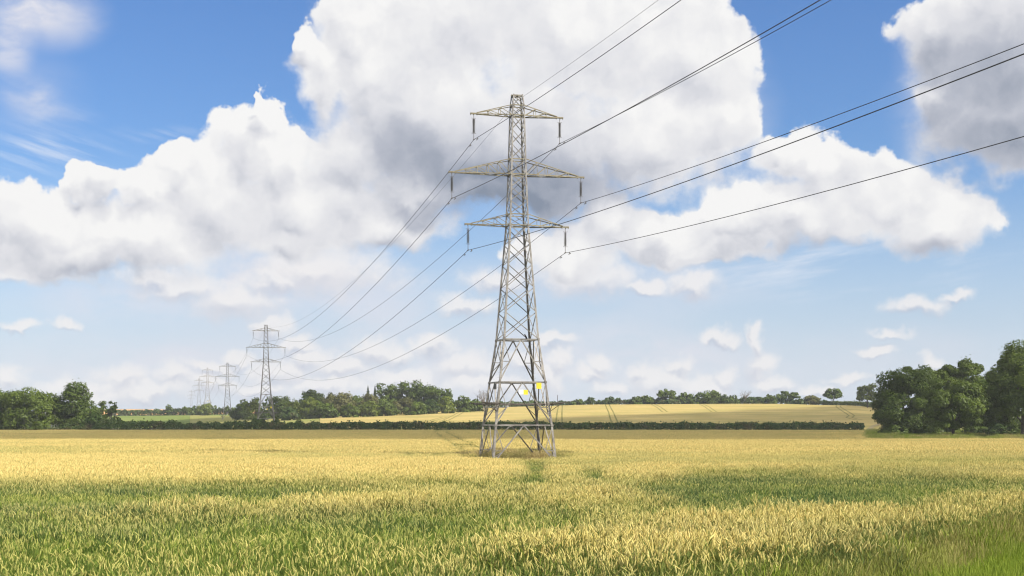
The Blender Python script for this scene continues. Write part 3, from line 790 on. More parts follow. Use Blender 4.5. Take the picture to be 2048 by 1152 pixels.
# -- ridge on the right
GD = 'trees along the ridge'
for px, top, D, w, mt, lb, kw in [
    (1028, 802, 705, 30, 'oak', 'low bush like tree seen between the legs of the tall pylon', {}),
    (1058, 801, 708, 34, 'dark', 'dark low tree seen behind the right legs of the tall pylon', {}),
    (1156, 799, 712, 30, 'oak', 'first small round tree on the ridge right of the tall pylon', {}),
    (1180, 793, 712, 18, 'dark', 'small upright tree, second on the ridge right of the tall pylon', {}),
    (1222, 794, 714, 40, 'hawthorn', 'flat topped scrubby tree on the ridge after the small upright tree', {}),
    (1273, 792, 712, 30, 'dark', 'narrow dark tree on the ridge touching a wider low one', {}),
    (1294, 793, 714, 48, 'oak', 'wide low tree touching the narrow dark one on the ridge', {}),
    (1334, 779, 712, 44, 'oak', 'rounded tree standing clear above the hedge left of the ridge middle', {'cb': .3}),
    (1338, 797, 708, 60, 'hawthorn', 'long low scrub under the rounded ridge tree', {}),
    (1370, 785, 714, 34, 'oak', 'tall left half of a pair of ridge trees right of the rounded one', {}),
    (1389, 790, 712, 28, 'dark', 'shorter right half of a pair of ridge trees right of the rounded one', {}),
    (1421, 777, 714, 54, 'oak', 'broad gappy tree on the ridge left of the bare tree', {'open_': .5}),
    (1459, 790, 712, 44, 'dark', 'low tree between the broad gappy tree and the bare tree', {}),
    (1512, 795, 712, 40, 'hawthorn', 'low scrub tree just right of the bare tree', {}),
    (1538, 790, 712, 40, 'oak', 'small dense tree leaning against the tall branchy ridge tree', {}),
    (1572, 785, 716, 46, 'oak', 'tall branchy tree with open spreading limbs on the ridge', {'cb': .3, 'open_': .7, 'parts2': [(.7, .86, .5, .12), (-.15, .96, .45, .12), (1.1, .62, .3, .1)]}),
    (1602, 797, 712, 22, 'dark', 'little dark bush right of the branchy ridge tree', {}),
    (1624, 790, 714, 38, 'olive', 'brownish round tree on the ridge before the lone round one', {}),
    (1648, 799, 712, 9, 'dark', 'tiny round bush beside the lone round tree', {}),
    (1666, 777, 700, 42, 'oak', 'lone round tree above the hedge on the right of the ridge', {'cb': .25}),
    (1735, 767, 640, 46, 'lime', 'light green gappy tree at the left shoulder of the right grove', {'cb': .12, 'open_': .45})]:
    kw.setdefault('cb', .05)
    tree(px, top, D, w, mt, lb, GD, **kw)
bare_tree(1491, 780, 712, 30, 'bare dead tree with grey twigs on the ridge', GD)
# -- far left
GF = 'trees on the far left rise'
for px, top, D, w, mt, lb in [(337, 808, 872, 16, 'dark', 'thin dark tree rising from the far left hedge'), (376, 812, 868, 28, 'oak', 'low tree left of the bushy tree below the faded pylons'),
    (410, 803, 850, 42, 'lime', 'bushy tree standing below the faded pylons'), (388, 808, 880, 8, 'dark', 'tiny pointed tree beside the bushy tree'), (455, 811, 860, 18, 'dark', 'dark tree seen through the legs of the slim pylon'),
    (470, 815, 800, 26, 'oak', 'low tree right of the slim pylon')]:
    tree(px, top, D, w, mt, lb, GF, .02)

# -- hedges
def foot(px, D): return bx(px, D), D
hp = [(100, 333, 1.0), (140, 333, 1.6), (185, 334, 2.2), (230, 335, 2.9), (300, 335, 2.7), (360, 335, 2.35), (420, 336, 2.2), (470, 336, 2.3), (520, 336, 2.6), (560, 336, 2.6), (600, 336, 2.4), (640, 336, 2.2)]
hedge([(*foot(p, D), h) for p, D, h in hp], 3.4, 'untrimmed rounded hedge left of the tall pylon, bulging over the wheat', leaf=.29, seed=3, spikes=.2, lump=.3)
hp = [(640, 336, 2.35), (760, 336, 2.55), (880, 336, 2.5), (1000, 336, 2.5), (1200, 335, 2.4), (1400, 334, 2.4), (1560, 333, 2.5), (1727, 331, 2.4)]
hedge([(*foot(p, D), h) for p, D, h in hp], 2.6, 'long clipped dark hedge running behind the tall pylon to the track', leaf=.27, seed=4, spikes=.14, lump=.085)
for px, top, w, lb in [(516, 831, 12, 'small bush poking above the hedge at the left leg of the hedge pylon'), (554, 830, 12, 'small bush poking above the hedge at the right leg of the hedge pylon')]:
    tree(px, top, 339, w, 'dark', lb, 'bushes on top of the hedge', .0, trunk=False, name='bush', cat='bush')
hedge([(*foot(p, D), h) for p, D, h in [(225, 872, 3.2), (330, 875, 3.6), (420, 870, 3.4), (500, 850, 3.2)]], 5, 'far left hedge between the green field and the stubble rise', leaf=.7, seed=5, lump=.25)
hedge([(*foot(p, D), h) for p, D, h in [(930, 690, 2.6), (1010, 700, 2.6), (1130, 712, 2.1), (1210, 713, 2.6), (1300, 715, 3.2), (1360, 715, 3.6), (1420, 715, 3.0), (1490, 715, 3.3), (1560, 715, 3.4), (1610, 715, 2.2), (1665, 708, 1.7)]], 4, 'thin dark hedge along the ridge above the pale far wheat', leaf=.55, seed=6, lump=.3)
hedge([(*foot(p, D), h) for p, D, h in [(1655, 706, 1.6), (1690, 690, 2.0), (1725, 670, 2.2), (1765, 640, 2.4)]], 4, 'green hedge sloping down from the ridge into the right grove', mat='lime', leaf=.5, seed=8, lump=.15)
hedge([(*foot(p, D), h) for p, D, h in [(1848, 292, 1.8), (1880, 288, 2.4), (1915, 290, 1.7)]], 3, 'dark scrub strip behind the trunk of the rounded oak', mat='dark', leaf=.26, seed=11, lump=.3)
hedge([(*foot(p, D), h) for p, D, h in [(1940, 284, 2.0), (1985, 280, 2.6), (2070, 272, 3.0), (2140, 268, 2.4)]], 3, 'dark scrub strip behind the biggest oak at the right edge', mat='dark', leaf=.26, seed=12, lump=.3)
hedge([(*foot(p, D), h) for p, D, h in [(1770, 620, 2.0), (1850, 560, 1.6), (1950, 520, 1.5), (2100, 500, 1.5)]], 3, 'low hedge behind the grove trunks on the far right', leaf=.45, seed=9, lump=.25)

# ------------------------------------------------------------------ ground and fields
def sheet(name, X, Y, mats, off=0., kind='structure', zf=None):
    """conforming sheet from 2-d arrays of places"""
    Z = ground(X, Y) + off
    if zf is not None: Z = Z + zf
    n, m = X.shape
    V = np.c_[X.ravel(), Y.ravel(), Z.ravel()]
    i = np.arange(n*m).reshape(n, m)
    Q = np.stack([i[:-1, :-1], i[:-1, 1:], i[1:, 1:], i[1:, :-1]], -1).reshape(-1, 4)
    return tag(link(name, mesh_arrays(name, V, Q, mats, None, None, True)), kind=kind)

m, t, out = new_mat('farmland_soil_and_low_growth')
pos = t.n('ShaderNodeTexCoord').outputs['Object']
n1 = t.noise(pos, .6, 8., .6); n2 = t.noise(pos, .02, 4.)
c = t.mix(t.ss(n1, .35, .65), (.060, .066, .022), (.115, .095, .045))
c = t.mix(t.ss(n2, .4, .6), c, (.085, .095, .030))
t.put(out.inputs[0], t.n('ShaderNodeBsdfPrincipled', {'Base Color': c, 'Roughness': .95}))
M['soil'] = m
ys = np.r_[-400, -200, -80, -30, np.linspace(0, 30, 16), np.linspace(33, 120, 30), np.linspace(125, 340, 44), np.linspace(345, 1300, 190), np.linspace(1330, 2100, 40)]
xs = np.r_[-1500, -1200, -900, np.linspace(-640, -210, 60), np.linspace(-200, 200, 101), np.linspace(210, 640, 60), 900, 1200, 1500]
X, Y = np.meshgrid(xs, ys)
sheet('ground', X, Y, M['soil'])

def crop_mat(name, a, b, dk, scale=1.0, streak=.0):
    m, t, out = new_mat(name)
    pos = t.n('ShaderNodeTexCoord').outputs['Object']
    n1 = t.noise(pos, .9*scale, 8., .7); n2 = t.noise(pos, .035, 4., .6)
    st = t.noise(t.v('MULTIPLY', pos, (.012, .10, 0)), 1., 5., .6)
    c = t.mix(t.ss(n2, .35, .65), a, b)
    c = t.mix(t.m('MULTIPLY', t.ss(n1, .48, .68), .55), c, dk)
    c = t.mix(t.m('MULTIPLY', t.ss(st, .5, .7), .4 + streak), c, dk)
    bp = t.n('ShaderNodeBump', {'Height': n1, 'Strength': .6, 'Distance': .3}).outputs[0]
    t.put(out.inputs[0], t.n('ShaderNodeBsdfDiffuse', {'Color': c, 'Normal': bp})); return m
M['farwheat'] = crop_mat('far_ripe_wheat', (.47, .36, .14), (.36, .30, .11), (.27, .24, .085))
M['green'] = crop_mat('green_pasture', (.15, .20, .05), (.20, .235, .065), (.11, .15, .04))
M['fallow'] = crop_mat('rough_fallow', (.24, .25, .075), (.30, .27, .10), (.14, .17, .05))
M['stubble'] = crop_mat('orange_stubble', (.60, .36, .16), (.54, .31, .13), (.48, .28, .11))
M['pasture2'] = crop_mat('pale_far_pasture', (.42, .36, .12), (.36, .33, .11), (.24, .24, .07))
M['tramline'] = crop_mat('tramline_growth', (.20, .18, .06), (.22, .20, .07), (.14, .14, .045))
M['track'] = crop_mat('worn_track', (.36, .29, .16), (.30, .25, .13), (.20, .19, .08))
M['trackgrass'] = crop_mat('track_verge_grass', (.12, .15, .04), (.16, .17, .06), (.16, .12, .09))
def polar(u0, u1, d0, d1, nu=60, nd=40):
    """field edged by bearings u and distances d (each may vary along the field)"""
    s = np.linspace(0, 1, nu)[None]; f = np.linspace(0, 1, nd)[:, None]
    a = np.interp(s[0], np.linspace(0, 1, len(d0)), d0)[None]; b = np.interp(s[0], np.linspace(0, 1, len(d1)), d1)[None]
    D = a + (b - a)*f; U = u0 + (u1 - u0)*s + 0*f
    return (U - CX)*D/F, D
X, Y = polar(640, 1800, [345, 345, 345, 345, 345], [585, 690, 705, 712, 650], 140, 90)
sheet('far_wheat_field', X, Y, M['farwheat'], .45)
X, Y = polar(150, 460, [500, 500], [868, 868], 60, 40); sheet('green_field', X, Y, M['green'], .12)
X, Y = polar(380, 690, [352, 352, 352], [860, 720, 560], 80, 50); sheet('fallow_field', X, Y, M['fallow'], .28)
X, Y = polar(160, 560, [885, 885], [1150, 1150], 60, 20); sheet('stubble_field', X, Y, M['stubble'], .15)
X, Y = polar(1815, 2150, [345, 345], [640, 560], 50, 30); sheet('pale_field', X, Y, M['pasture2'], .15)
X, Y = polar(1735, 2150, [205, 203, 203], [345, 345, 345], 60, 40); sheet('grove_verge', X, Y, M['trackgrass'], .10)

m, t, out = new_mat('verge_turf')
pos = t.n('ShaderNodeTexCoord').outputs['Object']
c = t.mix(t.ss(t.noise(pos, 2.5, 6., .6), .35, .65), (.16, .20, .035), (.26, .23, .08))
t.put(out.inputs[0], t.n('ShaderNodeBsdfDiffuse', {'Color': c})); M['turf'] = m
f = np.linspace(0, 1, 16)[None]; D = np.linspace(4, 60, 40)[:, None]
e0 = np.interp(D, [-20, 0, 8, 12, 16.8, 20.5, 27.3, 40, 110], [-3, -1.6, -.2, 1.6, 4.0, 5.96, 9.8, 17.3, 60])
sheet('grass_verge', e0 + .1 + f*22, D + 0*f, M['turf'], .02)
def strip(name, pts, w, mat, off, label=None):
    P = np.array(pts, float); L = np.r_[0, np.cumsum(np.linalg.norm(np.diff(P, axis=0), axis=1))]
    n = max(8, int(L[-1]/3)); s = np.linspace(0, L[-1], n)
    # smooth the bends
    Q = np.c_[np.interp(s, L, P[:, 0]), np.interp(s, L, P[:, 1])]
    for _ in range(4): Q[1:-1] = (Q[:-2] + Q[1:-1]*2 + Q[2:])/4
    T = np.gradient(Q, axis=0); T /= np.linalg.norm(T, axis=1)[:, None]; N = np.c_[-T[:, 1], T[:, 0]]
    a = np.linspace(-.5, .5, 3)[None]*w
    return sheet(name, Q[:, 0:1] + N[:, 0:1]*a, Q[:, 1:2] + N[:, 1:2]*a, M[mat], off)
# tramlines of the far wheat: (bearing, distance) along each pair
def pol(L): return [(bx(u, D), D) for u, D in L]
for L in [[(1118, 348), (1118, 430), (1119, 560), (1121, 708)], [(1230, 420), (1222, 560), (1214, 712)], [(1330, 560), (1318, 640), (1304, 712)], [(1428, 560), (1414, 640), (1400, 712)],
          [(1720, 440), (1697, 470), (1704, 500), (1690, 560), (1676, 640), (1680, 700)], [(890, 470), (905, 520), (922, 590)], [(835, 440), (870, 480), (890, 520)], [(760, 420), (800, 450), (850, 475)]]:
    a = np.array(pol(L)); T = np.gradient(a, axis=0); T /= np.linalg.norm(T, axis=1)[:, None]
    N = np.c_[-T[:, 1], T[:, 0]]
    for s_ in (-1, 1): strip('tramline', a + N*s_*.95, .5, 'tramline', .475)
strip('path', pol([(1738, 322), (1738, 340), (1744, 370), (1770, 420), (1800, 480), (1830, 540)]), 1.3, 'track', .62)
strip('path', pol([(1735, 300), (1780, 300), (1830, 330), (1830, 420)]), 2.4, 'track', .2)

# ------------------------------------------------------------------ wheat
def P_of(x, y):
    """bearing and depression of the ear tips standing at (x, y): field notes were taken this way"""
    zn = np.interp(y, NEAR_D, NEAR_Z)
    return CX + F*x/y, HY + F*(ZC - zn - .75)/y
RIPE = [  # depression, then (bearing, ripeness)
 (858, [(0, .9), (2048, .9)]),
 (885, [(0, 1), (2048, 1)]),
 (900, [(0, .62), (140, .68), (240, .95), (1000, 1), (2048, .95)]),
 (909, [(0, .95), (420, .9), (560, .62), (700, .7), (790, .85), (812, .25), (850, .85), (868, .2), (905, .8), (960, 1), (1110, .6), (1150, .55), (1320, .65), (1500, .85), (1700, .7), (2048, .8)]),
 (918, [(0, 1), (500, .95), (900, 1), (1010, 1), (1040, .3), (1100, .5), (1180, .65), (1330, .75), (1560, .55), (1680, .5), (1780, .45), (2048, .35)]),
 (930, [(0, 1), (1000, 1), (1040, .75), (1050, .05), (1095, .1), (1110, .8), (1150, .5), (1200, .45), (1350, .85), (1560, .85), (1700, .65), (1850, .45), (2048, .7)]),
 (941, [(0, .98), (1010, 1), (1046, .6), (1052, .05), (1090, .1), (1104, .85), (1150, .75), (1160, .1), (1215, .15), (1232, .95), (1350, .9), (1375, .35), (1500, .35), (1680, .5), (1800, .55), (2048, .9)]),
 (952, [(0, .8), (200, .9), (420, .9), (700, .95), (980, .9), (1045, .5), (1060, .1), (1095, .15), (1110, .75), (1165, .6), (1180, .1), (1216, .15), (1240, .85), (1330, .7), (1370, .25), (1900, .25), (2048, .5)]),
 (964, [(0, .2), (120, .35), (250, .3), (420, .4), (560, .35), (760, .55), (960, .5), (1060, .3), (1080, .55), (1170, .65), (1230, .4), (1300, .25), (1700, .16), (2048, .3)]),
 (978, [(0, .1), (130, .08), (300, .15), (340, .5), (380, .2), (560, .2), (700, .5), (860, .75), (1000, .6), (1080, .7), (1200, .75), (1280, .5), (1400, .2), (1700, .12), (1850, .25), (2048, .7)]),
 (992, [(0, .15), (200, .15), (330, .3), (420, .6), (560, .65), (700, .8), (830, .65), (900, .4), (1080, .45), (1200, .65), (1330, .45), (1400, .3), (1600, .2), (1750, .25), (1860, .6), (2048, .8)]),
 (1008, [(0, .12), (150, .35), (250, .5), (420, .65), (560, .5), (700, .55), (800, .2), (940, .22), (1080, .35), (1250, .45), (1350, .35), (1480, .55), (1600, .7), (1900, .75), (2048, .7)]),
 (1026, [(0, .3), (60, .3), (180, .45), (250, .4), (350, .3), (520, .3), (680, .35), (760, .2), (900, .2), (1050, .3), (1180, .35), (1250, .6), (1400, .8), (1650, .85), (1850, .7), (2048, .6)]),
 (1046, [(0, .35), (40, .2), (150, .12), (260, .35), (400, .25), (600, .3), (720, .45), (830, .3), (960, .5), (1060, .45), (1200, .65), (1300, .85), (1500, .9), (1650, .7), (2048, .6)]),
 (1072, [(0, .2), (80, .08), (180, .06), (230, .3), (400, .3), (560, .3), (700, .5), (850, .45), (960, .65), (1100, .7), (1200, .65), (1300, .8), (1450, .75), (2048, .5)]),
 (1105, [(0, .15), (150, .12), (300, .3), (480, .35), (620, .45), (800, .5), (1000, .5), (1200, .55), (1350, .55), (1500, .35), (2048, .3)]),
 (1150, [(0, .2), (250, .2), (500, .35), (800, .42), (1000, .45), (1200, .45), (1350, .3), (2048, .3)]),
 (1400, [(0, .3), (2048, .4)])]
RD = np.array([r_[0] for r_ in RIPE]); RU = np.linspace(-120, 2168, 287)
RG = np.array([np.interp(RU, [q[0] for q in r_[1]], [q[1] for q in r_[1]]) for r_ in RIPE])
def ripeness(x, y):
    u, v = P_of(x, y)
    iu = np.clip((u - RU[0])/(RU[1] - RU[0]), 0, len(RU) - 1.001); i = iu.astype(int); fu = iu - i
    v = np.clip(v, RD[0], RD[-1] - .01); j = np.clip(np.searchsorted(RD, v, side='right') - 1, 0, len(RD) - 2)
    fv = (v - RD[j])/(RD[j+1] - RD[j])
    return (RG[j, i]*(1-fu) + RG[j, i+1]*fu)*(1-fv) + (RG[j+1, i]*(1-fu) + RG[j+1, i+1]*fu)*fv
EDGE_D = [-20, 0, 8, 12, 16.8, 20.5, 27.3, 40, 110, 200]; EDGE_X = [-3, -1.6, -.2, 1.6, 4.0, 5.96, 9.8, 17.3, 60, 130]
def verge_side(x, y):       # metres right of the crop's edge
    return x - np.interp(y, EDGE_D, EDGE_X)
TRAM = [np.array([(-17.5, 330), (-16.2, 300), (-9.0, 195), (-6.2, 155), (-3.6, 118)]), np.array([(-15.2, 330), (-13.9, 300), (-6.9, 195), (-4.2, 155), (-1.9, 120)])]
def near_tram(x, y):
    d = np.full(np.shape(x), 9.)
    for T in TRAM:
        d = np.minimum(d, np.where((y > 118) & (y < 332), np.abs(x - np.interp(y, T[::-1, 1], T[::-1, 0])), 9.))
    return d

# materials read the ripeness carried by every tuft
def wheat_mat(name, ripe, green, trans):
    m, t, out = new_mat(name)
    rp = attr(t, 'ripe', 'INSTANCER'); tn = attr(t, 'tone'); lush = attr(t, 'lush', 'INSTANCER')
    a = t.mix(tn, ripe[0], ripe[1]); b = t.mix(tn, green[0], green[1])
    if len(green) > 2: b = t.mix(lush, b, green[2])
    c = t.mix(rp, b, a)
    d_ = t.n('ShaderNodeBsdfDiffuse', {'Color': c}); tr = t.n('ShaderNodeBsdfTranslucent', {'Color': c})
    t.put(out.inputs[0], t.n('ShaderNodeMixShader', {0: trans, 1: d_, 2: tr})); return m
M['ear'] = wheat_mat('wheat_ears', ((.70, .54, .18), (.90, .75, .32)), ((.30, .34, .085), (.54, .52, .16), (.20, .27, .09)), .24)
M['straw'] = wheat_mat('wheat_leaves_and_stems', ((.12, .165, .045), (.34, .34, .10)), ((.080, .140, .032), (.22, .29, .058), (.048, .098, .044)), .36)
M['grass'] = wheat_mat('grass_blades', ((.46, .35, .17), (.64, .51, .26)), ((.15, .235, .03), (.34, .41, .065)), .4)

def ear(mb, p, d, L, w, tone, k, r):
    d = d/np.linalg.norm(d); a = np.cross(d, r.normal(size=3)); a /= np.linalg.norm(a); b = np.cross(d, a)
    if k == 3:
        prof = [(0, .25), (.12, .8), (.3, 1.), (.45, .8), (.6, 1.), (.8, .72), (1., .12)]; kk = 5
    elif k == 2: prof = [(0, .3), (.35, 1.), (.75, .8), (1., .1)]; kk = 4
    else: prof = [(0, .4), (.5, 1.), (1., .1)]; kk = 3
    n = len(prof); an = np.arange(kk)*2*np.pi/kk
    droop = np.array([d[0], d[1], 0])
    V = np.array([p + d*L*z + droop*L*.35*z*z + (a*math.cos(q)*.75 + b*math.sin(q))*w*rr*(1 + (.25*((j+i) % 2) if k == 3 else 0)) for i, (z, rr) in enumerate(prof) for j, q in enumerate(an)])
    Q = [[i*kk+j, i*kk+(j+1) % kk, (i+1)*kk+(j+1) % kk, (i+1)*kk+j] for i in range(n-1) for j in range(kk)]
    mb.add(V, Q, 0, tone)
def blade(mb, p, az_, L, w, rise, tone, mi, n=3, curl=.9):
    h = np.array([math.cos(az_), math.sin(az_), 0]); s_ = np.array([-h[1], h[0], 0])
    P = []
    for i in range(n + 1):
        f = i/n; a_ = rise - curl*f
        P.append(p + h*L*f*math.cos(rise - curl*f*.5) + np.array([0, 0, L*f*math.sin(rise - curl*f*.5)]))
    V = []
    for i in range(n + 1):
        ww = w*(1 - (i/n)**2)*.5 + .0006
        V += [P[i] - s_*ww, P[i] + s_*ww]
    mb.add(V, [[2*i, 2*i+1, 2*i+3, 2*i+2] for i in range(n)], mi, tone)

PROTO = bpy.data.collections.new('tufts')            # never linked: only the scatter reads it
TUFT = {}
def tuft(name, fn, mats):
    mb = MB(); fn(mb); o = bpy.data.objects.new(name, mb.mesh(name, mats)); return o
def wheat_tuft(seed, size, n, lod, earfrac, H=.75, leafn=3, big=1.):
    def fn(mb):
        r = np.random.default_rng(seed)
        for _ in range(n):
            x, y = r.uniform(-size/2, size/2, 2); h = H*(r.uniform(.80, 1.05) + .10*r.random()**4); tn = r.random()
            has = r.random() < earfrac
            if not has: h *= r.uniform(.6, .95)
            lean = r.normal(size=2)*.08
            p0 = np.array([x, y, 0 if lod > 1 else h*.45]); p1 = np.array([x + lean[0]*h, y + lean[1]*h, h - .07])
            sw = .0022*big
            az_ = r.uniform(0, 6.28); s_ = np.array([math.cos(az_), math.sin(az_), 0])*sw
            if lod > 1 or r.random() < .5: mb.add([p0 - s_, p0 + s_, p1 + s_*.7, p1 - s_*.7], [[0, 1, 2, 3]], 1, tn)
            if has:
                nod = r.uniform(.5, 1.3) if r.random() < .16 else 0.; na_ = r.uniform(0, 6.28)
                dr = np.array([lean[0]*2.2 + r.normal()*.2 + nod*math.cos(na_), lean[1]*2.2 + r.normal()*.2 + nod*math.sin(na_), 1.])
                ear(mb, p1, dr, r.uniform(.072, .10)*(1 if lod > 1 else 1.25), .0074*big*r.uniform(.8, 1.15), tn, lod, r)
            for q in range(leafn):
                f = r.uniform(.35, .95) if lod > 1 else r.uniform(.6, .98)
                blade(mb, p0 + (p1 - p0)*f, r.uniform(0, 6.28), r.uniform(.12, .24), .011*big*r.uniform(.7, 1.2), r.uniform(.6, 1.45), r.random(), 1, 3 if lod == 3 else 2, r.uniform(.4, 1.6))
    return fn
def grass_tuft(seed, size, n, h0, h1, lod, seeds=.2, big=1.):
    def fn(mb):
        r = np.random.default_rng(seed)
        for _ in range(n):
            p = np.array([*r.uniform(-size/2, size/2, 2), 0]); L = r.uniform(h0, h1)
            blade(mb, p, r.uniform(0, 6.28), L, .006*big, r.uniform(1.15, 1.55), r.random(), 1, 3 if lod == 3 else 2, r.uniform(.2, .9))
            if r.random() < seeds:
                l_ = r.normal(size=2)*.1*L; q = p + np.array([l_[0], l_[1], L*1.15]); sw = np.array([.0016*big, 0, 0])
                mb.add([p - sw, p + sw, q + sw, q - sw], [[0, 1, 2, 3]], 2, r.random())
                ear(mb, q - np.array([0, 0, .02]), np.array([l_[0]*2, l_[1]*2, L]), r.uniform(.07, .13), .006*big, r.random(), 1, r)
    return fn
wm = [M['ear'], M['straw']]; gm = [M['grass'], M['grass'], M['grass']]
kinds = []
for i in range(5): kinds.append(tuft('t%02d_near_ripe' % i, wheat_tuft(100+i, .46, 52, 3, .95, .76, 3), wm))             # 0-4
for i in range(5): kinds.append(tuft('t%02d_near_green' % (5+i), wheat_tuft(120+i, .46, 46, 3, .24, .70, 6), wm))          # 5-9
for i in range(3): kinds.append(tuft('t%02d_weedy' % (10+i), grass_tuft(140+i, .5, 110, .35, .7, 3, .10), gm))             # 10-12
for i in range(4): kinds.append(tuft('t%02d_mid_ripe' % (13+i), wheat_tuft(150+i, .8, 95, 2, .96, .76, 2, 1.15), wm))      # 13-16
for i in range(4): kinds.append(tuft('t%02d_mid_green' % (17+i), wheat_tuft(160+i, .8, 80, 2, .2, .69, 5, 1.2), wm))      # 17-20
for i in range(3): kinds.append(tuft('t%02d_far_ripe' % (21+i), wheat_tuft(170+i, 1.5, 200, 1, .97, .76, 1, 1.9), wm))     # 21-23
for i in range(3): kinds.append(tuft('t%02d_far_green' % (24+i), wheat_tuft(180+i, 1.5, 170, 1, .22, .68, 4, 1.9), wm))    # 24-26
for i in range(4): kinds.append(tuft('t%02d_verge' % (27+i), grass_tuft(190+i, .45, 150, .10, .26, 3, .03), gm))           # 27-30
for i in range(3): kinds.append(tuft('t%02d_seedy' % (31+i), grass_tuft(200+i, .5, 90, .18, .42, 3, .55), gm))             # 31-33
for i in range(3): kinds.append(tuft('t%02d_rank' % (34+i), grass_tuft(210+i, .9, 120, .35, .62, 2, .7, 2.0), gm))         # 34-36
for o in kinds: PROTO.objects.link(o)

GN = bpy.data.node_groups.new('scatter', 'GeometryNodeTree')
GN.interface.new_socket('Geometry', in_out='INPUT', socket_type='NodeSocketGeometry')
GN.interface.new_socket('Geometry', in_out='OUTPUT', socket_type='NodeSocketGeometry')
g_ = NT(GN)
gi = g_.n('NodeGroupInput'); go = g_.n('NodeGroupOutput')
ci = g_.n('GeometryNodeCollectionInfo', transform_space='ORIGINAL')
ci.inputs['Collection'].default_value = PROTO; ci.inputs['Separate Children'].default_value = True; ci.inputs['Reset Children'].default_value = True
def na(nm, ty): return g_.n('GeometryNodeInputNamedAttribute', {'Name': nm}, data_type=ty).outputs[0]
ip = g_.n('GeometryNodeInstanceOnPoints')
GN.links.new(gi.outputs[0], ip.inputs['Points']); GN.links.new(ci.outputs[0], ip.inputs['Instance'])
ip.inputs['Pick Instance'].default_value = True
GN.links.new(na('kind_no', 'INT'), ip.inputs['Instance Index'])
rv = g_.n('ShaderNodeCombineXYZ'); GN.links.new(na('turn', 'FLOAT'), rv.inputs[2])
GN.links.new(rv.outputs[0], ip.inputs['Rotation'])
GN.links.new(na('size', 'FLOAT'), ip.inputs['Scale'])
GN.links.new(ip.outputs[0], go.inputs[0])
def scatter(name, x, y, kind_no, size, ripe, lush=None, dz=0.):
    lush = np.zeros(len(x)) if lush is None else lush
    me = bpy.data.meshes.new(name); n = len(x)
    V = np.c_[x, y, ground(x, y) + dz].astype(np.float32)
    me.vertices.add(n); me.vertices.foreach_set('co', V.ravel())
    for k, ty, a in (('kind_no', 'INT', kind_no), ('turn', 'FLOAT', rng.uniform(0, 6.28, n)), ('size', 'FLOAT', size), ('ripe', 'FLOAT', ripe), ('lush', 'FLOAT', lush)):
        q = me.attributes.new(k, ty, 'POINT'); q.data.foreach_set('value', np.asarray(a, np.int32 if ty == 'INT' else np.float32))
    o = link(name, me); md = o.modifiers.new('scatter', 'NODES'); md.node_group = GN
    return o
def field_points(d0, d1, step, spread):
    X, Y = np.meshgrid(np.arange(-spread*d1 - 2, spread*d1 + 2, step), np.arange(d0, d1, step))
    X = (X + rng.uniform(-.5, .5, X.shape)*step).ravel(); Y = (Y + rng.uniform(-.5, .5, Y.shape)*step).ravel()
    k = np.abs(X) < spread*Y + 3
    return X[k], Y[k]
def vnoise(x, y, sc, seed):
    r = np.random.default_rng(seed); out_ = 0
    for o_ in range(4):
        a = r.uniform(0, 6.28, 6)
        f = sc*1.9**o_
        out_ = out_ + sum(np.sin(f*(x*math.cos(q) + y*math.sin(q)) + q*7) for q in a)/6*.75**o_
    return out_
GX, GY = .39, 109.7
allp = []
for d0, d1, step, base_r, base_g, nr, ng in [(7.2, 34, .34, 0, 5, 5, 5), (34, 112, .58, 13, 17, 4, 4), (112, 334, 1.15, 21, 24, 3, 3)]:
    x, y = field_points(d0, d1, step, .40)
    vs = verge_side(x, y); ok = vs < rng.normal(0, .18, len(x))
    ok &= ((x - GX)/4.3)**2 + ((y - GY + 7)/21.)**2 > 1 + .22*vnoise(x, y, .5, 41) + rng.normal(0, .1, len(x))
    ok &= near_tram(x, y) > (.75 if d0 > 100 else .5)
    ok &= ~((y > 205) & (x > bx(1735, 1)*y) & (y > 205 + (bx(1735, 1)*y - x)*0))
    x, y = x[ok], y[ok]
    rp = ripeness(x, y) + .12*vnoise(x, y, .5 if d0 < 30 else .25, 5) + .10*vnoise(x*.22, y, .55 if d0 < 110 else .22, 8) - (.16*np.clip(vnoise(x*.12, y, .16, 9) - .25, 0, 1) if d0 > 30 else 0) + rng.normal(0, .09, len(x))
    rp = np.clip(rp, 0, 1)
    rp -= .11*np.clip((50 - y)/10, 0, 1)
    rip = rng.random(len(x)) < np.clip((rp - np.where(y < 50, .43, .36))/.30, 0, 1)
    kn = np.where(rip, base_r + rng.integers(0, nr, len(x)), base_g + rng.integers(0, ng, len(x)))
    sz = np.where(rip, 1., .97)*rng.uniform(.92, 1.06, len(x))*(.86 + .14*np.clip(rp*1.6, 0, 1))*(1 + .07*vnoise(x, y, 1.1, 31))
    if d0 < 30:
        weed = (rng.random(len(x)) < np.clip(.16 - .5*(rp - .15), 0, .45)) & (vnoise(x, y, .8, 11) > -.05)
        kn = np.where(weed, rng.integers(10, 13, len(x)), kn)
        sz = np.where(weed, rng.uniform(.8, 1.05, len(x)), sz)
        rp = np.where(weed, rng.uniform(0, .12, len(x)), rp)
    allp.append((x, y, kn, sz, rp))
A = [np.concatenate([p[i] for p in allp]) for i in range(5)]
lush = np.clip(.35 + .9*vnoise(A[0]*.5, A[1], .5, 61) + rng.normal(0, .12, len(A[0])), 0, 1)
tag(scatter('wheat', *A, lush), 'ripening wheat, golden bands and greener patches, filling the near field', 'wheat', kind='stuff')
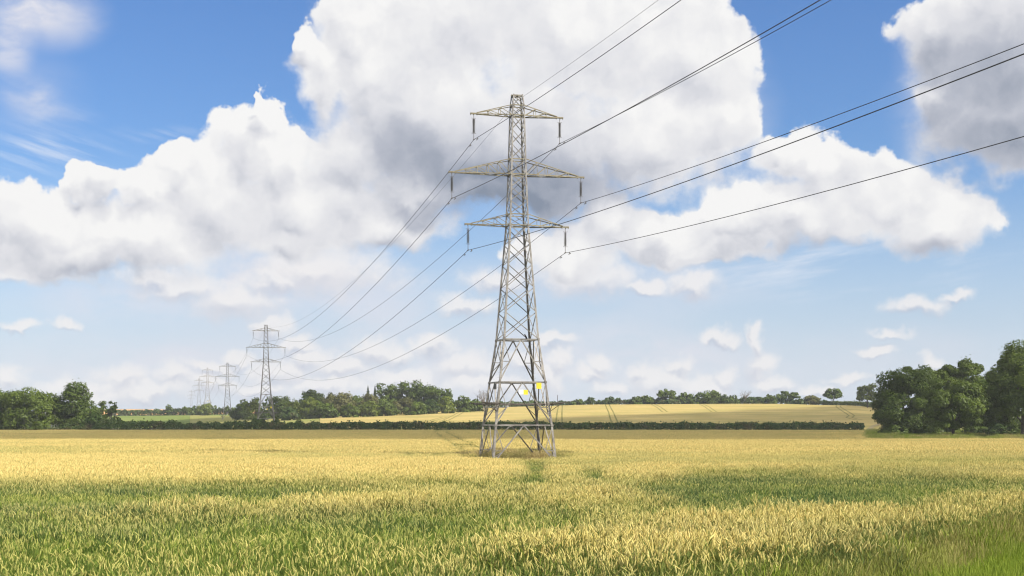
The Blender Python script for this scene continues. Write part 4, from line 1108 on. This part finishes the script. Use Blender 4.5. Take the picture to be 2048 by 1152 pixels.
# grass verge in the near right corner
x, y = field_points(5, 60, .23, .40); vs = verge_side(x, y); k = (vs > -.25) & (y < 8 + 60*np.ones_like(y)); x, y, vs = x[k], y[k], vs[k]
kk = rng.random(len(x)) < .9; x, y, vs = x[kk], y[kk], vs[kk]
wn = vnoise(x, y, .9, 21)
seedy = vs + .40*wn < .20 + .022*y
kn = np.where(seedy, rng.integers(31, 34, len(x)), rng.integers(27, 31, len(x)))
rp = np.where(seedy, rng.uniform(.0, .65, len(x)), np.clip(.02 + .12*wn, 0, .4))
tag(scatter('grass', x, y, kn, rng.uniform(.8, 1.2, len(x)), rp), 'mown green grass verge with a brownish seeding edge in the near right corner', 'grass', kind='stuff')
# rank dry grass left standing round the pylon feet
a = rng.uniform(0, 6.28, 2100); q = np.sqrt(rng.random(2100)); x = GX + np.cos(a)*q*5.2; y = GY - 7 + np.sin(a)*q*21.5
k = ~((np.abs(x - GX) > 5.9))
x, y = x[k], y[k]
tag(scatter('long_grass', x, y, rng.integers(34, 37, len(x)), np.where(y < GY + 1, rng.uniform(.42, .68, len(x)), rng.uniform(.8, 1.3, len(x)))*(1 + .25*vnoise(x, y, .8, 51)), np.clip(.70 + .3*vnoise(x, y, .6, 52), 0, 1)), 'rank brown grass standing round the feet of the tall pylon', 'grass', kind='stuff')
x = rng.uniform(bx(1735, 1), .42, 2600); y = rng.uniform(206, 330, 2600); x = x*y
tag(scatter('rough_grass', x, y, rng.integers(34, 37, len(x)), rng.uniform(.8, 1.7, len(x)), np.clip(rng.normal(.25, .3, len(x)), 0, 1)), 'rough unmown grass below the right hand grove', 'grass', kind='stuff')

# ------------------------------------------------------------------ the bird
h = hw(9.56)
lp = lerp(cp(0, 9.56), cp(1, 9.56), .63); ca, sa = math.cos(ALPHA), math.sin(ALPHA)
make_bird((PY[0][0] + lp[0]*ca - lp[1]*sa, PY[0][1] + lp[0]*sa + lp[1]*ca, PY[0][2] + 9.56 + .0), R(120))

# ------------------------------------------------------------------ the cumulus overhead whose shadow lies across the hedge
FOOT = [(-190, 196), (-60, 196), (60, 194), (56, 262), (90, 318), (200, 335), (270, 690), (165, 706), (113, 615), (74, 560), (33, 520), (0, 470), (-40, 425), (-62, 425), (-84, 450), (-130, 455), (-122, 372), (-97, 345), (-96, 322), (-190, 318)]
def inside(x, y, poly):
    c = np.zeros(len(x), bool); j = len(poly) - 1
    for i in range(len(poly)):
        (xi, yi), (xj, yj) = poly[i], poly[j]
        c ^= ((yi > y) != (yj > y)) & (x < (xj - xi)*(y - yi)/(yj - yi + 1e-9) + xi); j = i
    return c
def edge_dist(x, y, poly):
    dm = np.full(len(x), 1e9)
    for (xa, ya), (xb, yb) in zip(poly, poly[1:] + poly[:1]):
        vx, vy = xb - xa, yb - ya; tt = np.clip(((x - xa)*vx + (y - ya)*vy)/(vx*vx + vy*vy), 0, 1)
        dm = np.minimum(dm, np.hypot(x - xa - tt*vx, y - ya - tt*vy))
    return dm
mcl, t, out = new_mat('cloud_white'); t.put(out.inputs[0], t.n('ShaderNodeMixShader', {0: .89, 1: t.n('ShaderNodeBsdfDiffuse', {'Color': (.9, .9, .92)}), 2: t.n('ShaderNodeBsdfTransparent')})); M['cloud'] = mcl
FOOT2 = [(-215, 545), (-110, 560), (-84, 640), (-110, 715), (-190, 740), (-250, 690)]  # outline of an unseen second cloud, added to darken the slim pylon
def make_cloud(FOOT, label):
    gx, gy = np.meshgrid(np.arange(-260, 300, 7.), np.arange(180, 760, 7.)); gx, gy = gx.ravel(), gy.ravel()
    k = inside(gx, gy, FOOT); gx, gy = gx[k], gy[k]; ed = edge_dist(gx, gy, FOOT)
    Hc = 480.; sh_ = Hc/S.z
    cb_ = MB(); import bmesh
    bm = bmesh.new(); bmesh.ops.create_icosphere(bm, subdivisions=2, radius=1); ico = np.array([v.co[:] for v in bm.verts]); icf = np.array([[v.index for v in f.verts] for f in bm.faces]); bm.free()
    order = rng.permutation(len(gx)); got = []
    for i in order:
        if ed[i] < 6.5: continue
        if any((gx[i]-a)**2 + (gy[i]-b)**2 < (.62*c_)**2 for a, b, c_ in got): continue
        got.append((gx[i], gy[i], min(ed[i] + 1.5, 34)))
    for a, b, c_ in got:
        p = np.array([a, b, -2.]) + np.array(S)*sh_
        cb_.add(ico*np.array([1, 1, .62])*c_*(1 + .08*rng.normal(size=(len(ico), 1))) + p + np.array([0, 0, rng.uniform(-1, 1)*4]), icf)
    tag(cb_.build('cloud', M['cloud'], None, True), label, 'cloud', kind='structure')
make_cloud(FOOT, 'broad white cloud overhead that shades the hedge and the far wheat')
make_cloud(FOOT2, 'smaller white cloud added out of view to shade the slim pylon')

# ------------------------------------------------------------------ haze
if HAZE:
    hz = MB(); hz.box((0, 855, 18), (3100, 2580, 58)); ho = hz.build('haze', [])
    m, t, out = new_mat('summer_haze')
    pv = t.n('ShaderNodeVolumePrincipled', {'Color': (.95, .98, 1.), 'Density': HAZE, 'Anisotropy': .0})
    t.put(out.inputs['Volume'], pv); ho.data.materials.append(m); tag(ho, kind='stuff')
